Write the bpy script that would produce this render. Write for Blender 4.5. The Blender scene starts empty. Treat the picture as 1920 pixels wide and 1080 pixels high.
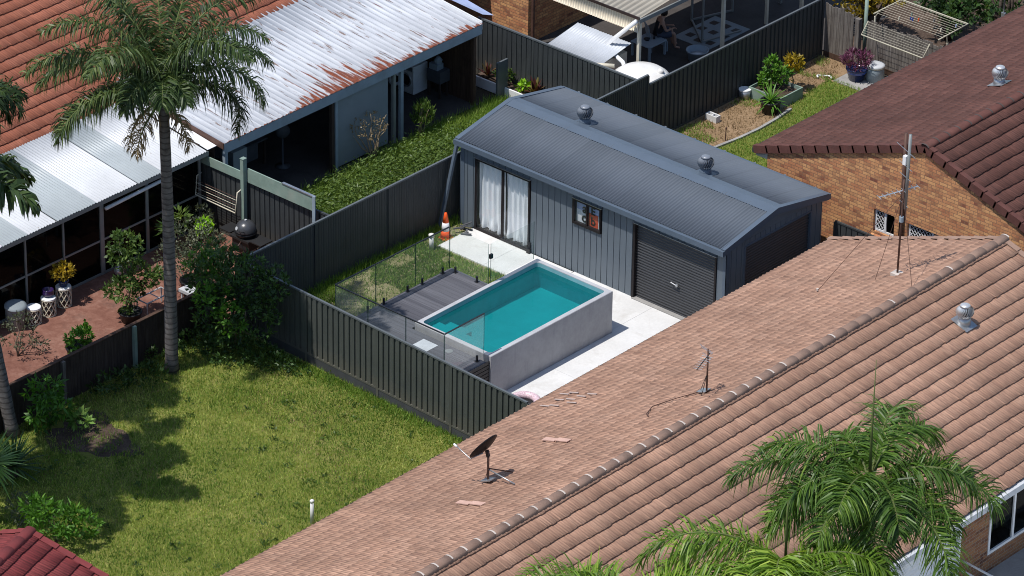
import bpy, math, random
import numpy as np
from mathutils import Matrix, Vector

S = bpy.context.scene
COL = S.collection
PI = math.pi
R = math.radians

# ------------------------------------------------------------------ camera
TH, PH, RO = 0.7211343, 0.5011930, 0.0160769
_r = Vector((math.cos(TH), math.sin(TH), 0)); _h = Vector((-math.sin(TH), math.cos(TH), 0))
_f = _h * math.cos(PH) + Vector((0, 0, -math.sin(PH))); _u = _r.cross(_f)
_r2 = _r * math.cos(RO) + _u * math.sin(RO); _u2 = -_r * math.sin(RO) + _u * math.cos(RO)
cd = bpy.data.cameras.new('camera'); cam = bpy.data.objects.new('camera', cd); COL.objects.link(cam)
cam.matrix_world = Matrix(((_r2.x, _u2.x, -_f.x, 69.40193), (_r2.y, _u2.y, -_f.y, -76.66773), (_r2.z, _u2.z, -_f.z, 54.78413), (0, 0, 0, 1)))
cd.sensor_width = 36.0; cd.lens = 8357.85 / 1920 * 36.0; cd.clip_start = 1.0; cd.clip_end = 2000.0
S.camera = cam

# ------------------------------------------------------------------ light
SUN = Vector((-0.14, -0.42, 1.0)).normalized()
w = bpy.data.worlds.new('World'); S.world = w; w.use_nodes = True
nt = w.node_tree; bg = nt.nodes['Background']; sky = nt.nodes.new('ShaderNodeTexSky')
sky.sky_type = 'NISHITA'; sky.sun_disc = False
sky.sun_elevation = math.asin(SUN.z); sky.sun_rotation = math.atan2(SUN.x, SUN.y)
sky.air_density = 1.0; sky.dust_density = 0.6; sky.ozone_density = 1.2
nt.links.new(sky.outputs[0], bg.inputs[0]); bg.inputs[1].default_value = 0.14
sl = bpy.data.lights.new('sun', 'SUN'); sl.energy = 4.25; sl.angle = R(0.53); sl.color = (1.0, 0.955, 0.90)
so = bpy.data.objects.new('sun', sl); COL.objects.link(so); so.location = SUN * 60
so.rotation_euler = SUN.to_track_quat('Z', 'Y').to_euler()
S.view_settings.view_transform = 'Standard'; S.view_settings.look = 'None'
S.view_settings.exposure = 0.08; S.view_settings.gamma = 1.0; S.view_settings.use_curve_mapping = False
S.render.engine = 'CYCLES'
S.cycles.max_bounces = 8; S.cycles.transparent_max_bounces = 24; S.cycles.diffuse_bounces = 3
S.cycles.sample_clamp_indirect = 4.0
S.cycles.use_denoising = True; S.cycles.denoising_prefilter = 'ACCURATE'; S.cycles.filter_width = 1.0


# ------------------------------------------------------------------ material helpers
class NT:
    def __init__(s, name):
        s.m = bpy.data.materials.new(name); s.m.use_nodes = True
        s.t = s.m.node_tree; s.t.nodes.clear()
        s.out = s.n('ShaderNodeOutputMaterial')
    def n(s, kind, **k):
        o = s.t.nodes.new(kind)
        for a, v in k.items(): setattr(o, a, v)
        return o
    def l(s, a, b): s.t.links.new(a, b)
    def set(s, sock, v):
        if hasattr(v, 'bl_idname') or hasattr(v, 'is_output'): s.l(v, sock)
        else: sock.default_value = v
    def coord(s, kind='Object'): return s.n('ShaderNodeTexCoord').outputs[kind]
    def mapping(s, vec, scale=(1, 1, 1), loc=(0, 0, 0), rot=(0, 0, 0)):
        m = s.n('ShaderNodeMapping'); s.l(vec, m.inputs[0]); m.inputs['Scale'].default_value = scale
        m.inputs['Location'].default_value = loc; m.inputs['Rotation'].default_value = rot
        return m.outputs[0]
    def noise(s, vec, scale, detail=4, rough=0.6, dist=0.0):
        n = s.n('ShaderNodeTexNoise'); s.l(vec, n.inputs['Vector']); n.inputs['Scale'].default_value = scale
        n.inputs['Detail'].default_value = detail; n.inputs['Roughness'].default_value = rough; n.inputs['Distortion'].default_value = dist
        return n.outputs['Fac']
    def ramp(s, fac, pts):
        n = s.n('ShaderNodeValToRGB'); s.l(fac, n.inputs[0]); e = n.color_ramp.elements
        while len(e) < len(pts): e.new(0.5)
        for q, (p, c) in zip(e, pts):
            q.position = p; q.color = (*c, 1) if not isinstance(c, (int, float)) else (c, c, c, 1)
        return n.outputs[0]
    def math(s, op, a, b=0.0, clamp=False):
        n = s.n('ShaderNodeMath', operation=op, use_clamp=clamp); s.set(n.inputs[0], a); s.set(n.inputs[1], b); return n.outputs[0]
    def mix(s, fac, a, b, mode='MIX'):
        n = s.n('ShaderNodeMix', data_type='RGBA', blend_type=mode); s.set(n.inputs[0], fac)
        for sock, v in ((n.inputs[6], a), (n.inputs[7], b)):
            s.set(sock, (*v, 1) if isinstance(v, tuple) and len(v) == 3 else v)
        return n.outputs[2]
    def bump(s, h, strength=0.3, dist=0.02):
        n = s.n('ShaderNodeBump'); n.inputs['Strength'].default_value = strength; n.inputs['Distance'].default_value = dist
        s.l(h, n.inputs['Height']); return n.outputs[0]
    def bsdf(s, col, rough=0.6, metal=0.0, spec=0.4, normal=None):
        b = s.n('ShaderNodeBsdfPrincipled')
        s.set(b.inputs['Base Color'], (*col, 1) if isinstance(col, tuple) and len(col) == 3 else col)
        s.set(b.inputs['Roughness'], rough); b.inputs['Metallic'].default_value = metal
        b.inputs['Specular IOR Level'].default_value = spec
        if normal is not None: s.l(normal, b.inputs['Normal'])
        return b
    def done(s, sh): s.l(sh.outputs[0] if hasattr(sh, 'outputs') else sh, s.out.inputs[0]); return s.m

def paint(name, col, rough=0.5, metal=0.0, var=0.12, scale=3.0, spec=0.4, dirt=None, dirt_amt=0.3, bump=0.0):
    k = NT(name); v = k.coord()
    lo = tuple(c * (1 - var) for c in col); hi = tuple(min(1, c * (1 + var)) for c in col)
    c = k.ramp(k.noise(v, scale, 5), [(0.3, lo), (0.7, hi)])
    if dirt:
        mk = k.ramp(k.noise(v, scale * 0.55, 6, 0.7), [(0.5, 0.0), (0.75, dirt_amt)])
        c = k.mix(mk, c, dirt)
    nm = k.bump(k.noise(v, scale * 12, 3), bump) if bump else None
    return k.done(k.bsdf(c, rough, metal, spec, nm))

def streaked(name, col, streak, rough=0.5, sc=(9, 9, 0.6), amt=0.5, lo=0.45, spec=0.35, splash=None):
    k = NT(name); v = k.coord()
    base = k.ramp(k.noise(v, 1.5, 4), [(0.3, tuple(c * 0.88 for c in col)), (0.7, tuple(c * 1.1 for c in col))])
    st = k.ramp(k.noise(k.mapping(v, sc), 1.0, 5, 0.65), [(lo, 0.0), (lo + 0.25, amt)])
    if splash:
        s3 = k.n('ShaderNodeSeparateXYZ'); k.l(v, s3.inputs[0])
        lowz = k.math('SUBTRACT', 1.0, k.math('DIVIDE', s3.outputs[2], k.math('ADD', 0.25, k.noise(v, 2.2, 5, 0.7))), True)
        base = k.mix(k.math('MULTIPLY', lowz, 0.75), base, splash)
    return k.done(k.bsdf(k.mix(st, base, streak), rough, 0, spec))

def tile_mat(name, a, b, c, cell=(0.30, 0.355), dark=(0.05, 0.035, 0.03), lichen=None, line=1.0):
    k = NT(name); uv = k.coord('UV')
    s = k.n('ShaderNodeSeparateXYZ'); k.l(uv, s.inputs[0])
    row = k.math('FLOOR', k.math('DIVIDE', s.outputs[1], cell[1]))
    colm = k.math('FLOOR', k.math('DIVIDE', s.outputs[0], cell[0]))
    cb = k.n('ShaderNodeCombineXYZ'); k.l(colm, cb.inputs[0]); k.l(row, cb.inputs[1])
    wn = k.n('ShaderNodeTexWhiteNoise', noise_dimensions='2D'); k.l(cb.outputs[0], wn.inputs['Vector'])
    col = k.ramp(wn.outputs['Value'], [(0.0, a), (0.5, b), (1.0, c)])
    big = k.ramp(k.noise(uv, 0.45, 5, 0.65), [(0.3, 0.78), (0.7, 1.15)])
    col = k.mix(1.0, col, big, 'MULTIPLY')
    fine = k.ramp(k.noise(k.mapping(uv, (30, 3.5, 1)), 1.0, 5, 0.7), [(0.25, 0.66), (0.5, 1.0), (0.8, 1.2)])
    col = k.mix(0.85, col, fine, 'MULTIPLY')
    run = k.ramp(k.noise(k.mapping(uv, (1.6, 0.16, 1), (7, 1, 0)), 1.0, 5, 0.65), [(0.3, 0.80), (0.65, 1.1)])
    col = k.mix(1.0, col, run, 'MULTIPLY')
    st = k.ramp(k.noise(k.mapping(uv, (14, 2.4, 1)), 1.0, 6, 0.75), [(0.50, 0.0), (0.68, 0.7)])
    col = k.mix(st, col, dark)
    fu = k.math('FRACT', k.math('DIVIDE', s.outputs[0], 0.15))  # dark lines along the roll flanks paint in the shade of the rolls
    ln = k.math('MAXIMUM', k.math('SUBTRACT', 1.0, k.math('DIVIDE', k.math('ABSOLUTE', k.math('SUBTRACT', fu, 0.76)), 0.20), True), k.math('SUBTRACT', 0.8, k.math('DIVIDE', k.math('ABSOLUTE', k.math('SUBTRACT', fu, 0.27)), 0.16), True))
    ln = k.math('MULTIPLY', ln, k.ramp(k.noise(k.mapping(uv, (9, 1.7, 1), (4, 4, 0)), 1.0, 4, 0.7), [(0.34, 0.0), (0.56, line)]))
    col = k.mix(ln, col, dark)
    if lichen:
        lk = k.ramp(k.noise(uv, 3.2, 6, 0.7), [(0.66, 0.0), (0.74, 0.55)])
        col = k.mix(lk, col, lichen)
    return k.done(k.bsdf(col, 0.85, 0, 0.25, k.bump(k.noise(uv, 45, 3), 0.35, 0.01)))

def brick_mat(name, c1, c2, c3, mortar):
    k = NT(name); uv = k.coord('UV')
    b = k.n('ShaderNodeTexBrick'); k.l(uv, b.inputs['Vector'])
    b.inputs['Scale'].default_value = 1.0; b.inputs['Brick Width'].default_value = 0.24; b.inputs['Row Height'].default_value = 0.09
    b.inputs['Mortar Size'].default_value = 0.008; b.inputs['Mortar Smooth'].default_value = 0.3; b.inputs['Bias'].default_value = 0.0
    b.inputs['Color1'].default_value = (*c1, 1); b.inputs['Color2'].default_value = (*c2, 1); b.inputs['Mortar'].default_value = (*mortar, 1)
    s = k.n('ShaderNodeSeparateXYZ'); k.l(uv, s.inputs[0])
    row = k.math('FLOOR', k.math('DIVIDE', s.outputs[1], 0.09))
    off = k.math('MULTIPLY', k.math('MODULO', row, 2.0), 0.5)
    cl = k.math('FLOOR', k.math('ADD', k.math('DIVIDE', s.outputs[0], 0.24), off))
    cb = k.n('ShaderNodeCombineXYZ'); k.l(cl, cb.inputs[0]); k.l(row, cb.inputs[1])
    wn = k.n('ShaderNodeTexWhiteNoise', noise_dimensions='2D'); k.l(cb.outputs[0], wn.inputs['Vector'])
    big = k.noise(uv, 1.1, 3, 0.6)
    mk = k.math('MULTIPLY', k.ramp(wn.outputs['Value'], [(0.5, 0.0), (0.95, 1.0)]), k.ramp(big, [(0.4, 0.25), (0.62, 1.0)]))
    col = k.mix(k.math('MULTIPLY', mk, k.math('SUBTRACT', 1.0, b.outputs['Fac'])), b.outputs['Color'], c3)
    col = k.mix(0.5, col, k.ramp(k.noise(uv, 22, 4), [(0.3, 0.7), (0.7, 1.25)]), 'MULTIPLY')
    return k.done(k.bsdf(col, 0.9, 0, 0.2, k.bump(k.math('SUBTRACT', 1.0, b.outputs['Fac']), 0.6, 0.01)))

def leaf_mat(name, dark, mid, light, trans=0.3, rough=0.45):
    k = NT(name)
    a = k.n('ShaderNodeAttribute', attribute_name='tint')
    c = k.ramp(a.outputs['Fac'], [(0.0, dark), (0.5, mid), (1.0, light)])
    b = k.bsdf(c, rough, 0, 0.35)
    t = k.n('ShaderNodeBsdfTranslucent'); k.l(k.mix(1.0, c, (1.3, 1.25, 0.5), 'MULTIPLY'), t.inputs[0])
    m = k.n('ShaderNodeMixShader'); m.inputs[0].default_value = trans
    k.l(b.outputs[0], m.inputs[1]); k.l(t.outputs[0], m.inputs[2])
    return k.done(m)

def ground_mat(name, cols, scales=(0.5, 6.0), bumpy=0.4, patch=None, patch_rng=(0.5, 0.65), patch_scale=0.8):
    k = NT(name); v = k.coord()
    f = k.math('ADD', k.math('MULTIPLY', k.noise(v, scales[0], 5, 0.65), 0.5), k.math('MULTIPLY', k.noise(v, scales[1], 6, 0.75), 0.5))
    n = len(cols)
    c = k.ramp(f, [(0.34 + 0.32 * i / (n - 1), q) for i, q in enumerate(cols)])
    if patch:
        pm = k.ramp(k.noise(v, patch_scale, 6, 0.7), [(patch_rng[0], 0.0), (patch_rng[1], 1.0)])
        c = k.mix(pm, c, patch)
    return k.done(k.bsdf(c, 0.95, 0, 0.15, k.bump(k.noise(v, 18, 6, 0.75), bumpy, 0.05)))

def glass_mat(name, tint, haze=0.05, hazecol=(0.8, 0.9, 0.9), refl=0.035):
    k = NT(name)
    t = k.n('ShaderNodeBsdfTransparent'); t.inputs[0].default_value = (*tint, 1)
    g = k.n('ShaderNodeBsdfGlossy'); g.inputs['Roughness'].default_value = 0.02
    d = k.n('ShaderNodeBsdfDiffuse'); d.inputs[0].default_value = (*hazecol, 1)
    lw = k.n('ShaderNodeLayerWeight'); lw.inputs[0].default_value = 0.5
    fr = k.math('ADD', refl, k.math('MULTIPLY', k.math('POWER', lw.outputs['Facing'], 5.0), 26 * refl))
    m0 = k.n('ShaderNodeMixShader'); m0.inputs[0].default_value = haze
    k.l(t.outputs[0], m0.inputs[1]); k.l(d.outputs[0], m0.inputs[2])
    m = k.n('ShaderNodeMixShader'); k.l(fr, m.inputs[0]); k.l(m0.outputs[0], m.inputs[1]); k.l(g.outputs[0], m.inputs[2])
    return k.done(m)

M = {}
def shed_steel():
    k = NT('shed_roof_steel'); v = k.coord(); s = k.n('ShaderNodeSeparateXYZ'); k.l(v, s.inputs[0])
    wn = k.n('ShaderNodeTexWhiteNoise', noise_dimensions='1D'); k.l(k.math('FLOOR', k.math('DIVIDE', k.math('ADD', s.outputs[0], 4.5), 0.76)), wn.inputs['W'])
    c = k.ramp(wn.outputs['Value'], [(0.0, (0.090, 0.107, 0.130)), (1.0, (0.104, 0.122, 0.148))])
    c = k.mix(k.ramp(k.noise(k.mapping(v, (6, 0.8, 1)), 1.0, 6, 0.7), [(0.5, 0.0), (0.75, 0.22)]), c, (0.14, 0.155, 0.17))
    c = k.mix(k.ramp(k.noise(v, 0.9, 5, 0.65), [(0.45, 0.0), (0.7, 0.35)]), c, (0.085, 0.10, 0.12))
    return k.done(k.bsdf(c, 0.75, 0, 0.15))
M['shed_roof'] = shed_steel()
M['shed_wall'] = paint('shed_wall_steel', (0.112, 0.137, 0.162), 0.5, 0, 0.06, 1.5, 0.4)
M['shed_trim'] = paint('shed_trim_steel', (0.085, 0.112, 0.148), 0.45, 0, 0.06, 2.0, 0.4)
M['charcoal'] = streaked('charcoal_steel', (0.040, 0.045, 0.048), (0.066, 0.072, 0.072), 0.55, (7, 7, 0.8), 0.5, splash=(0.085, 0.075, 0.058))
M['fence_lawn'] = streaked('grey_green_steel', (0.060, 0.067, 0.062), (0.09, 0.094, 0.084), 0.55, (7, 7, 0.8), 0.5, splash=(0.13, 0.115, 0.085))
M['charcoal_trim'] = paint('charcoal_trim', (0.10, 0.112, 0.12), 0.45, 0, 0.1, 3)
M['roller'] = paint('roller_door_steel', (0.042, 0.043, 0.046), 0.42, 0, 0.08, 2.0, 0.5)
M['black'] = paint('black_metal', (0.014, 0.014, 0.016), 0.4, 0, 0.1, 4)
M['darkframe'] = paint('dark_aluminium', (0.014, 0.011, 0.012), 0.5, 0, 0.1, 4, 0.25)
M['white'] = paint('white_paint', (0.76, 0.77, 0.78), 0.45, 0, 0.05, 4, dirt=(0.45, 0.42, 0.36), dirt_amt=0.35)
M['offwhite'] = paint('cream_paint', (0.62, 0.57, 0.45), 0.5, 0, 0.08, 4, dirt=(0.3, 0.25, 0.2), dirt_amt=0.3)
M['pvc'] = paint('white_plastic', (0.72, 0.71, 0.68), 0.35, 0, 0.05, 3, dirt=(0.5, 0.42, 0.3), dirt_amt=0.3)
M['alu'] = paint('aluminium', (0.45, 0.46, 0.47), 0.35, 0.8, 0.1, 5)
M['galv'] = paint('galvanised_steel', (0.42, 0.43, 0.44), 0.38, 0.75, 0.18, 7)
M['shiny'] = paint('bright_steel', (0.62, 0.62, 0.62), 0.36, 0.55, 0.1, 6, 0.7)
M['rustpipe'] = paint('rusty_brown_steel', (0.10, 0.052, 0.038), 0.6, 0.2, 0.25, 6)
M['grey_alu'] = paint('grey_aluminium', (0.23, 0.245, 0.24), 0.45, 0.2, 0.1, 3)
M['palegreen'] = paint('pale_green_paint', (0.21, 0.285, 0.24), 0.6, 0, 0.15, 3, dirt=(0.32, 0.33, 0.28), dirt_amt=0.6)
M['bluegrey'] = paint('blue_grey_paint', (0.27, 0.33, 0.38), 0.5, 0, 0.1, 2, dirt=(0.15, 0.16, 0.16), dirt_amt=0.5)
M['sheet_grey'] = paint('grey_fibre_sheet', (0.22, 0.255, 0.275), 0.7, 0, 0.08, 1.2, dirt=(0.15, 0.17, 0.16), dirt_amt=0.4)
M['orange'] = paint('orange_plastic', (0.85, 0.11, 0.02), 0.4, 0, 0.06, 5)
M['terracotta'] = paint('terracotta', (0.34, 0.11, 0.05), 0.7, 0, 0.15, 5)
M['purple'] = paint('purple_glaze', (0.03, 0.014, 0.075), 0.2, 0, 0.2, 8, 0.6)
M['blueglaze'] = paint('blue_glaze', (0.012, 0.022, 0.085), 0.15, 0, 0.2, 8, 0.6)
M['bluerim'] = paint('bright_blue_glaze', (0.03, 0.07, 0.34), 0.15, 0, 0.2, 8, 0.6)
M['plastic_black'] = paint('black_plastic', (0.018, 0.018, 0.019), 0.5, 0, 0.1, 4)
M['soil'] = ground_mat('soil', [(0.03, 0.021, 0.015), (0.075, 0.052, 0.04), (0.15, 0.11, 0.085)], (1.5, 14))
M['bin'] = streaked('weathered_grey_plastic', (0.17, 0.22, 0.235), (0.32, 0.36, 0.36), 0.5, (14, 14, 1.2), 0.6)
M['curtain'] = paint('white_curtain', (0.86, 0.87, 0.89), 0.9, 0, 0.03, 2)
M['deck'] = None
M['skin'] = paint('skin', (0.42, 0.24, 0.17), 0.5, 0, 0.05, 6)
M['cloth_dark'] = paint('dark_cloth', (0.015, 0.015, 0.018), 0.9)
M['cloth_blue'] = paint('blue_cloth', (0.05, 0.06, 0.09), 0.9)
M['hair'] = paint('dark_hair', (0.012, 0.009, 0.007), 0.6)
M['red'] = paint('red_film', (0.62, 0.075, 0.03), 0.5)
M['ink'] = paint('black_ink', (0.008, 0.008, 0.014), 0.5)
M['bluefilm'] = paint('pale_blue_film', (0.35, 0.42, 0.62), 0.5)
M['mat'] = paint('dark_brown_mat', (0.012, 0.008, 0.006), 0.95, 0, 0.3, 20)
M['pinkdot'] = paint('pink_vinyl', (0.62, 0.47, 0.52), 0.4, 0, 0.45, 30)
M['trimbrown'] = paint('brown_gutter', (0.035, 0.022, 0.018), 0.45)
M['grey_trim'] = paint('grey_gutter', (0.50, 0.52, 0.54), 0.45)

def wood(name, a, b, dark, vec=(16, 16, 1.1)):
    k = NT(name); v = k.coord()
    c = k.ramp(k.noise(k.mapping(v, vec), 1.0, 6, 0.7, 0.4), [(0.3, a), (0.65, b)])
    d = k.ramp(k.noise(v, 1.7, 5, 0.7), [(0.5, 0.0), (0.75, 0.7)])
    return k.done(k.bsdf(k.mix(d, c, dark), 0.9, 0, 0.15))
M['timber'] = wood('weathered_timber', (0.075, 0.062, 0.055), (0.21, 0.19, 0.17), (0.06, 0.045, 0.04))
M['timber_dark'] = wood('dark_timber', (0.035, 0.024, 0.02), (0.075, 0.055, 0.045), (0.02, 0.015, 0.013))
M['timber_brown'] = wood('brown_timber', (0.05, 0.03, 0.022), (0.10, 0.06, 0.042), (0.03, 0.018, 0.014))
M['bark'] = None
def bark(name, a, b, ring):
    k = NT(name); v = k.coord()
    c = k.ramp(k.noise(k.mapping(v, (5, 5, 9)), 1.0, 6, 0.7), [(0.3, a), (0.7, b)])
    wv = k.n('ShaderNodeTexWave', wave_type='BANDS', bands_direction='Z'); k.l(k.coord(), wv.inputs[0])
    wv.inputs['Scale'].default_value = 2.1; wv.inputs['Distortion'].default_value = 2.2; wv.inputs['Detail'].default_value = 3; wv.inputs['Detail Scale'].default_value = 2
    c = k.mix(k.ramp(wv.outputs['Fac'], [(0.75, 0.0), (0.97, 0.75)]), c, ring)
    return k.done(k.bsdf(c, 0.9, 0, 0.15, k.bump(k.noise(v, 30, 5), 0.5, 0.02)))
M['bark'] = bark('palm_bark', (0.085, 0.075, 0.072), (0.19, 0.175, 0.165), (0.05, 0.042, 0.04))
M['bark_brown'] = bark('brown_bark', (0.05, 0.038, 0.03), (0.13, 0.10, 0.08), (0.04, 0.03, 0.025))
M['branch'] = paint('branch', (0.12, 0.095, 0.07), 0.9, 0, 0.3, 8)
M['drybranch'] = paint('dry_branch', (0.26, 0.20, 0.13), 0.9, 0, 0.3, 8)
M['rachis'] = paint('frond_stalk', (0.10, 0.125, 0.035), 0.6, 0, 0.2, 6)
M['leaf_olive'] = leaf_mat('olive_palm_leaflet', (0.015, 0.029, 0.009), (0.050, 0.090, 0.024), (0.19, 0.235, 0.075), 0.25)
M['leaf_palm'] = leaf_mat('green_palm_leaflet', (0.026, 0.060, 0.010), (0.092, 0.180, 0.024), (0.31, 0.42, 0.07), 0.34, 0.42)
M['leaf_palm_lit'] = leaf_mat('sunlit_palm_leaflet', (0.05, 0.10, 0.010), (0.165, 0.29, 0.030), (0.44, 0.55, 0.09), 0.36, 0.42)  # brighter copy of the green leaflet, sunlight put into its colour
M['leaf_dark'] = leaf_mat('dark_leaf', (0.016, 0.038, 0.012), (0.048, 0.10, 0.028), (0.13, 0.23, 0.06), 0.35)
M['leaf_mid'] = leaf_mat('green_leaf', (0.03, 0.06, 0.014), (0.075, 0.135, 0.03), (0.15, 0.22, 0.05), 0.3)
M['leaf_lime'] = leaf_mat('lime_leaf', (0.10, 0.2, 0.01), (0.25, 0.5, 0.02), (0.45, 0.75, 0.06), 0.35)
M['leaf_bright'] = leaf_mat('bright_leaf', (0.045, 0.12, 0.012), (0.10, 0.25, 0.03), (0.2, 0.36, 0.06), 0.35)
M['leaf_gray'] = leaf_mat('grey_green_leaf', (0.04, 0.05, 0.03), (0.10, 0.12, 0.07), (0.2, 0.2, 0.12), 0.2)
M['leaf_yellow'] = leaf_mat('yellow_leaf', (0.16, 0.12, 0.01), (0.38, 0.27, 0.02), (0.6, 0.45, 0.06), 0.3)
M['leaf_purple'] = leaf_mat('purple_leaf', (0.06, 0.015, 0.035), (0.16, 0.045, 0.10), (0.3, 0.12, 0.2), 0.2)
M['leaf_red'] = leaf_mat('dark_red_leaf', (0.03, 0.008, 0.01), (0.08, 0.02, 0.02), (0.18, 0.2, 0.04), 0.2)
M['leaf_agave'] = leaf_mat('sword_leaf', (0.05, 0.11, 0.02), (0.15, 0.27, 0.05), (0.36, 0.5, 0.16), 0.2)
M['leaf_dry'] = leaf_mat('dry_leaf', (0.14, 0.10, 0.05), (0.26, 0.19, 0.10), (0.4, 0.32, 0.18), 0.2)
M['blade'] = leaf_mat('grass_blade', (0.06, 0.135, 0.018), (0.215, 0.325, 0.048), (0.54, 0.55, 0.17), 0.38, 0.7)
M['blade_rank'] = leaf_mat('rank_grass_blade', (0.07, 0.135, 0.018), (0.19, 0.32, 0.045), (0.36, 0.46, 0.12), 0.38, 0.6)
M['blade_dry'] = leaf_mat('dry_grass_blade', (0.14, 0.10, 0.05), (0.26, 0.18, 0.095), (0.4, 0.29, 0.17), 0.2, 0.8)
M['lawn'] = ground_mat('lawn_soil', [(0.09, 0.105, 0.022), (0.15, 0.165, 0.036), (0.22, 0.20, 0.07)], (0.6, 9))
M['earth'] = ground_mat('bare_earth', [(0.03, 0.028, 0.018), (0.06, 0.05, 0.035), (0.09, 0.075, 0.055)], (0.6, 9))
M['dryground'] = ground_mat('dry_ground', [(0.17, 0.11, 0.06), (0.26, 0.175, 0.10), (0.36, 0.25, 0.16)], (1.2, 12), 0.5)
M['poolyard'] = ground_mat('pool_yard_ground', [(0.09, 0.105, 0.03), (0.20, 0.185, 0.09), (0.38, 0.31, 0.21)], (1.1, 9))
M['pavers'] = ground_mat('red_paving', [(0.13, 0.055, 0.04), (0.205, 0.098, 0.072), (0.30, 0.17, 0.13)], (0.9, 5), 0.15, (0.12, 0.07, 0.055), (0.55, 0.75), 1.6)

def concrete(name, a, b, stain, sc=1.2, bump=0.15, samt=0.6):
    k = NT(name); v = k.coord()
    f = k.math('ADD', k.math('MULTIPLY', k.noise(v, sc, 5, 0.6), 0.6), k.math('MULTIPLY', k.noise(v, sc * 14, 5, 0.7), 0.4))
    c = k.ramp(f, [(0.35, a), (0.65, b)])
    s = k.ramp(k.noise(v, sc * 0.8, 7, 0.72, 0.6), [(0.52, 0.0), (0.72, samt)])
    return k.done(k.bsdf(k.mix(s, c, stain), 0.85, 0, 0.25, k.bump(k.noise(v, 25, 5), bump, 0.01)))
M['concrete'] = concrete('pale_concrete', (0.56, 0.56, 0.55), (0.68, 0.68, 0.67), (0.44, 0.42, 0.39))
M['concrete_old'] = concrete('old_concrete', (0.24, 0.235, 0.225), (0.36, 0.35, 0.335), (0.16, 0.15, 0.14))
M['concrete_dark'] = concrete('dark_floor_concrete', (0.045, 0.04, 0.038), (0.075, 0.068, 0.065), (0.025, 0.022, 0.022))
M['dim'] = paint('dim_grey_paint', (0.075, 0.08, 0.09), 0.7, 0, 0.15, 4)
def pool_concrete():
    k = NT('pool_concrete'); v = k.coord()
    f = k.math('ADD', k.math('MULTIPLY', k.noise(v, 1.3, 5, 0.6), 0.6), k.math('MULTIPLY', k.noise(v, 9, 6, 0.75), 0.4))
    c = k.ramp(f, [(0.34, (0.30, 0.30, 0.315)), (0.64, (0.41, 0.41, 0.425))])
    s = k.ramp(k.noise(k.mapping(v, (9, 5, 0.9)), 1.0, 6, 0.7), [(0.52, 0.0), (0.8, 0.45)])
    c = k.mix(s, c, (0.17, 0.168, 0.185))
    p = k.n('ShaderNodeTexVoronoi'); k.l(v, p.inputs['Vector']); p.inputs['Scale'].default_value = 2.3
    c = k.mix(k.ramp(p.outputs['Distance'], [(0.02, 0.75), (0.055, 0.0)]), c, (0.09, 0.085, 0.09))
    return k.done(k.bsdf(c, 0.8, 0, 0.25))
M['pool'] = pool_concrete()
M['pool_rim'] = concrete('pool_rim_concrete', (0.36, 0.365, 0.38), (0.45, 0.455, 0.47), (0.30, 0.30, 0.32), 2.0)
M['pool_inside'] = paint('pool_lining', (0.42, 0.66, 0.64), 0.7, 0, 0.10, 1.3)
M['pool_lining_shaded'] = paint('pool_lining_shaded', (0.17, 0.36, 0.40), 0.6, 0, 0.14, 2.2)  # the pool lining again, coloured darker to paint shade on the walls
def water():
    k = NT('pool_water'); v = k.coord()
    t = k.n('ShaderNodeBsdfTransparent'); t.inputs[0].default_value = (0.085, 0.55, 0.59, 1)
    g = k.n('ShaderNodeBsdfGlossy'); g.inputs['Roughness'].default_value = 0.03
    d = k.n('ShaderNodeBsdfDiffuse'); d.inputs[0].default_value = (0.02, 0.27, 0.28, 1)
    b = k.bump(k.noise(k.mapping(v, (1, 1, 1)), 3.0, 3, 0.5), 0.06, 0.05); k.l(b, g.inputs['Normal'])
    fr = k.n('ShaderNodeFresnel'); fr.inputs[0].default_value = 1.33
    a = k.n('ShaderNodeMixShader'); a.inputs[0].default_value = 0.15; k.l(t.outputs[0], a.inputs[1]); k.l(d.outputs[0], a.inputs[2])
    m = k.n('ShaderNodeMixShader'); k.l(fr.outputs[0], m.inputs[0]); k.l(a.outputs[0], m.inputs[1]); k.l(g.outputs[0], m.inputs[2])
    return k.done(m)
M['water'] = water()
M['glass'] = glass_mat('pool_fence_glass', (0.965, 0.985, 0.977), 0.022)
M['window_glass'] = glass_mat('window_glass', (0.96, 0.975, 0.98), 0.01)
M['dark_glass'] = glass_mat('tinted_glass', (0.30, 0.32, 0.32), 0.004, (0.4, 0.45, 0.45), 0.009)
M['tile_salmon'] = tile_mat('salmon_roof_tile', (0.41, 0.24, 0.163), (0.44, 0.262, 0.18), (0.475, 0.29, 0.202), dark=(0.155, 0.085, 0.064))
M['tile_salmon_sunny'] = tile_mat('salmon_roof_tile_front', (0.385, 0.224, 0.152), (0.41, 0.242, 0.166), (0.44, 0.265, 0.183), dark=(0.19, 0.105, 0.078), line=0.6)  # same tile for the other slope, its painted flank shade kept fainter
M['tile_brown'] = tile_mat('dark_brown_roof_tile', (0.115, 0.049, 0.037), (0.128, 0.056, 0.043), (0.146, 0.066, 0.051), dark=(0.06, 0.029, 0.024), lichen=(0.16, 0.08, 0.07))
M['tile_orange'] = tile_mat('orange_roof_tile', (0.30, 0.10, 0.056), (0.335, 0.118, 0.068), (0.375, 0.14, 0.085), dark=(0.20, 0.075, 0.05))
M['tile_red'] = tile_mat('red_roof_tile', (0.20, 0.036, 0.036), (0.225, 0.044, 0.044), (0.25, 0.055, 0.052), dark=(0.09, 0.022, 0.022))
M['cap_salmon'] = concrete('ridge_cap_brown', (0.24, 0.15, 0.112), (0.33, 0.22, 0.165), (0.14, 0.092, 0.07), 3.0, 0.3, 0.6)
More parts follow.
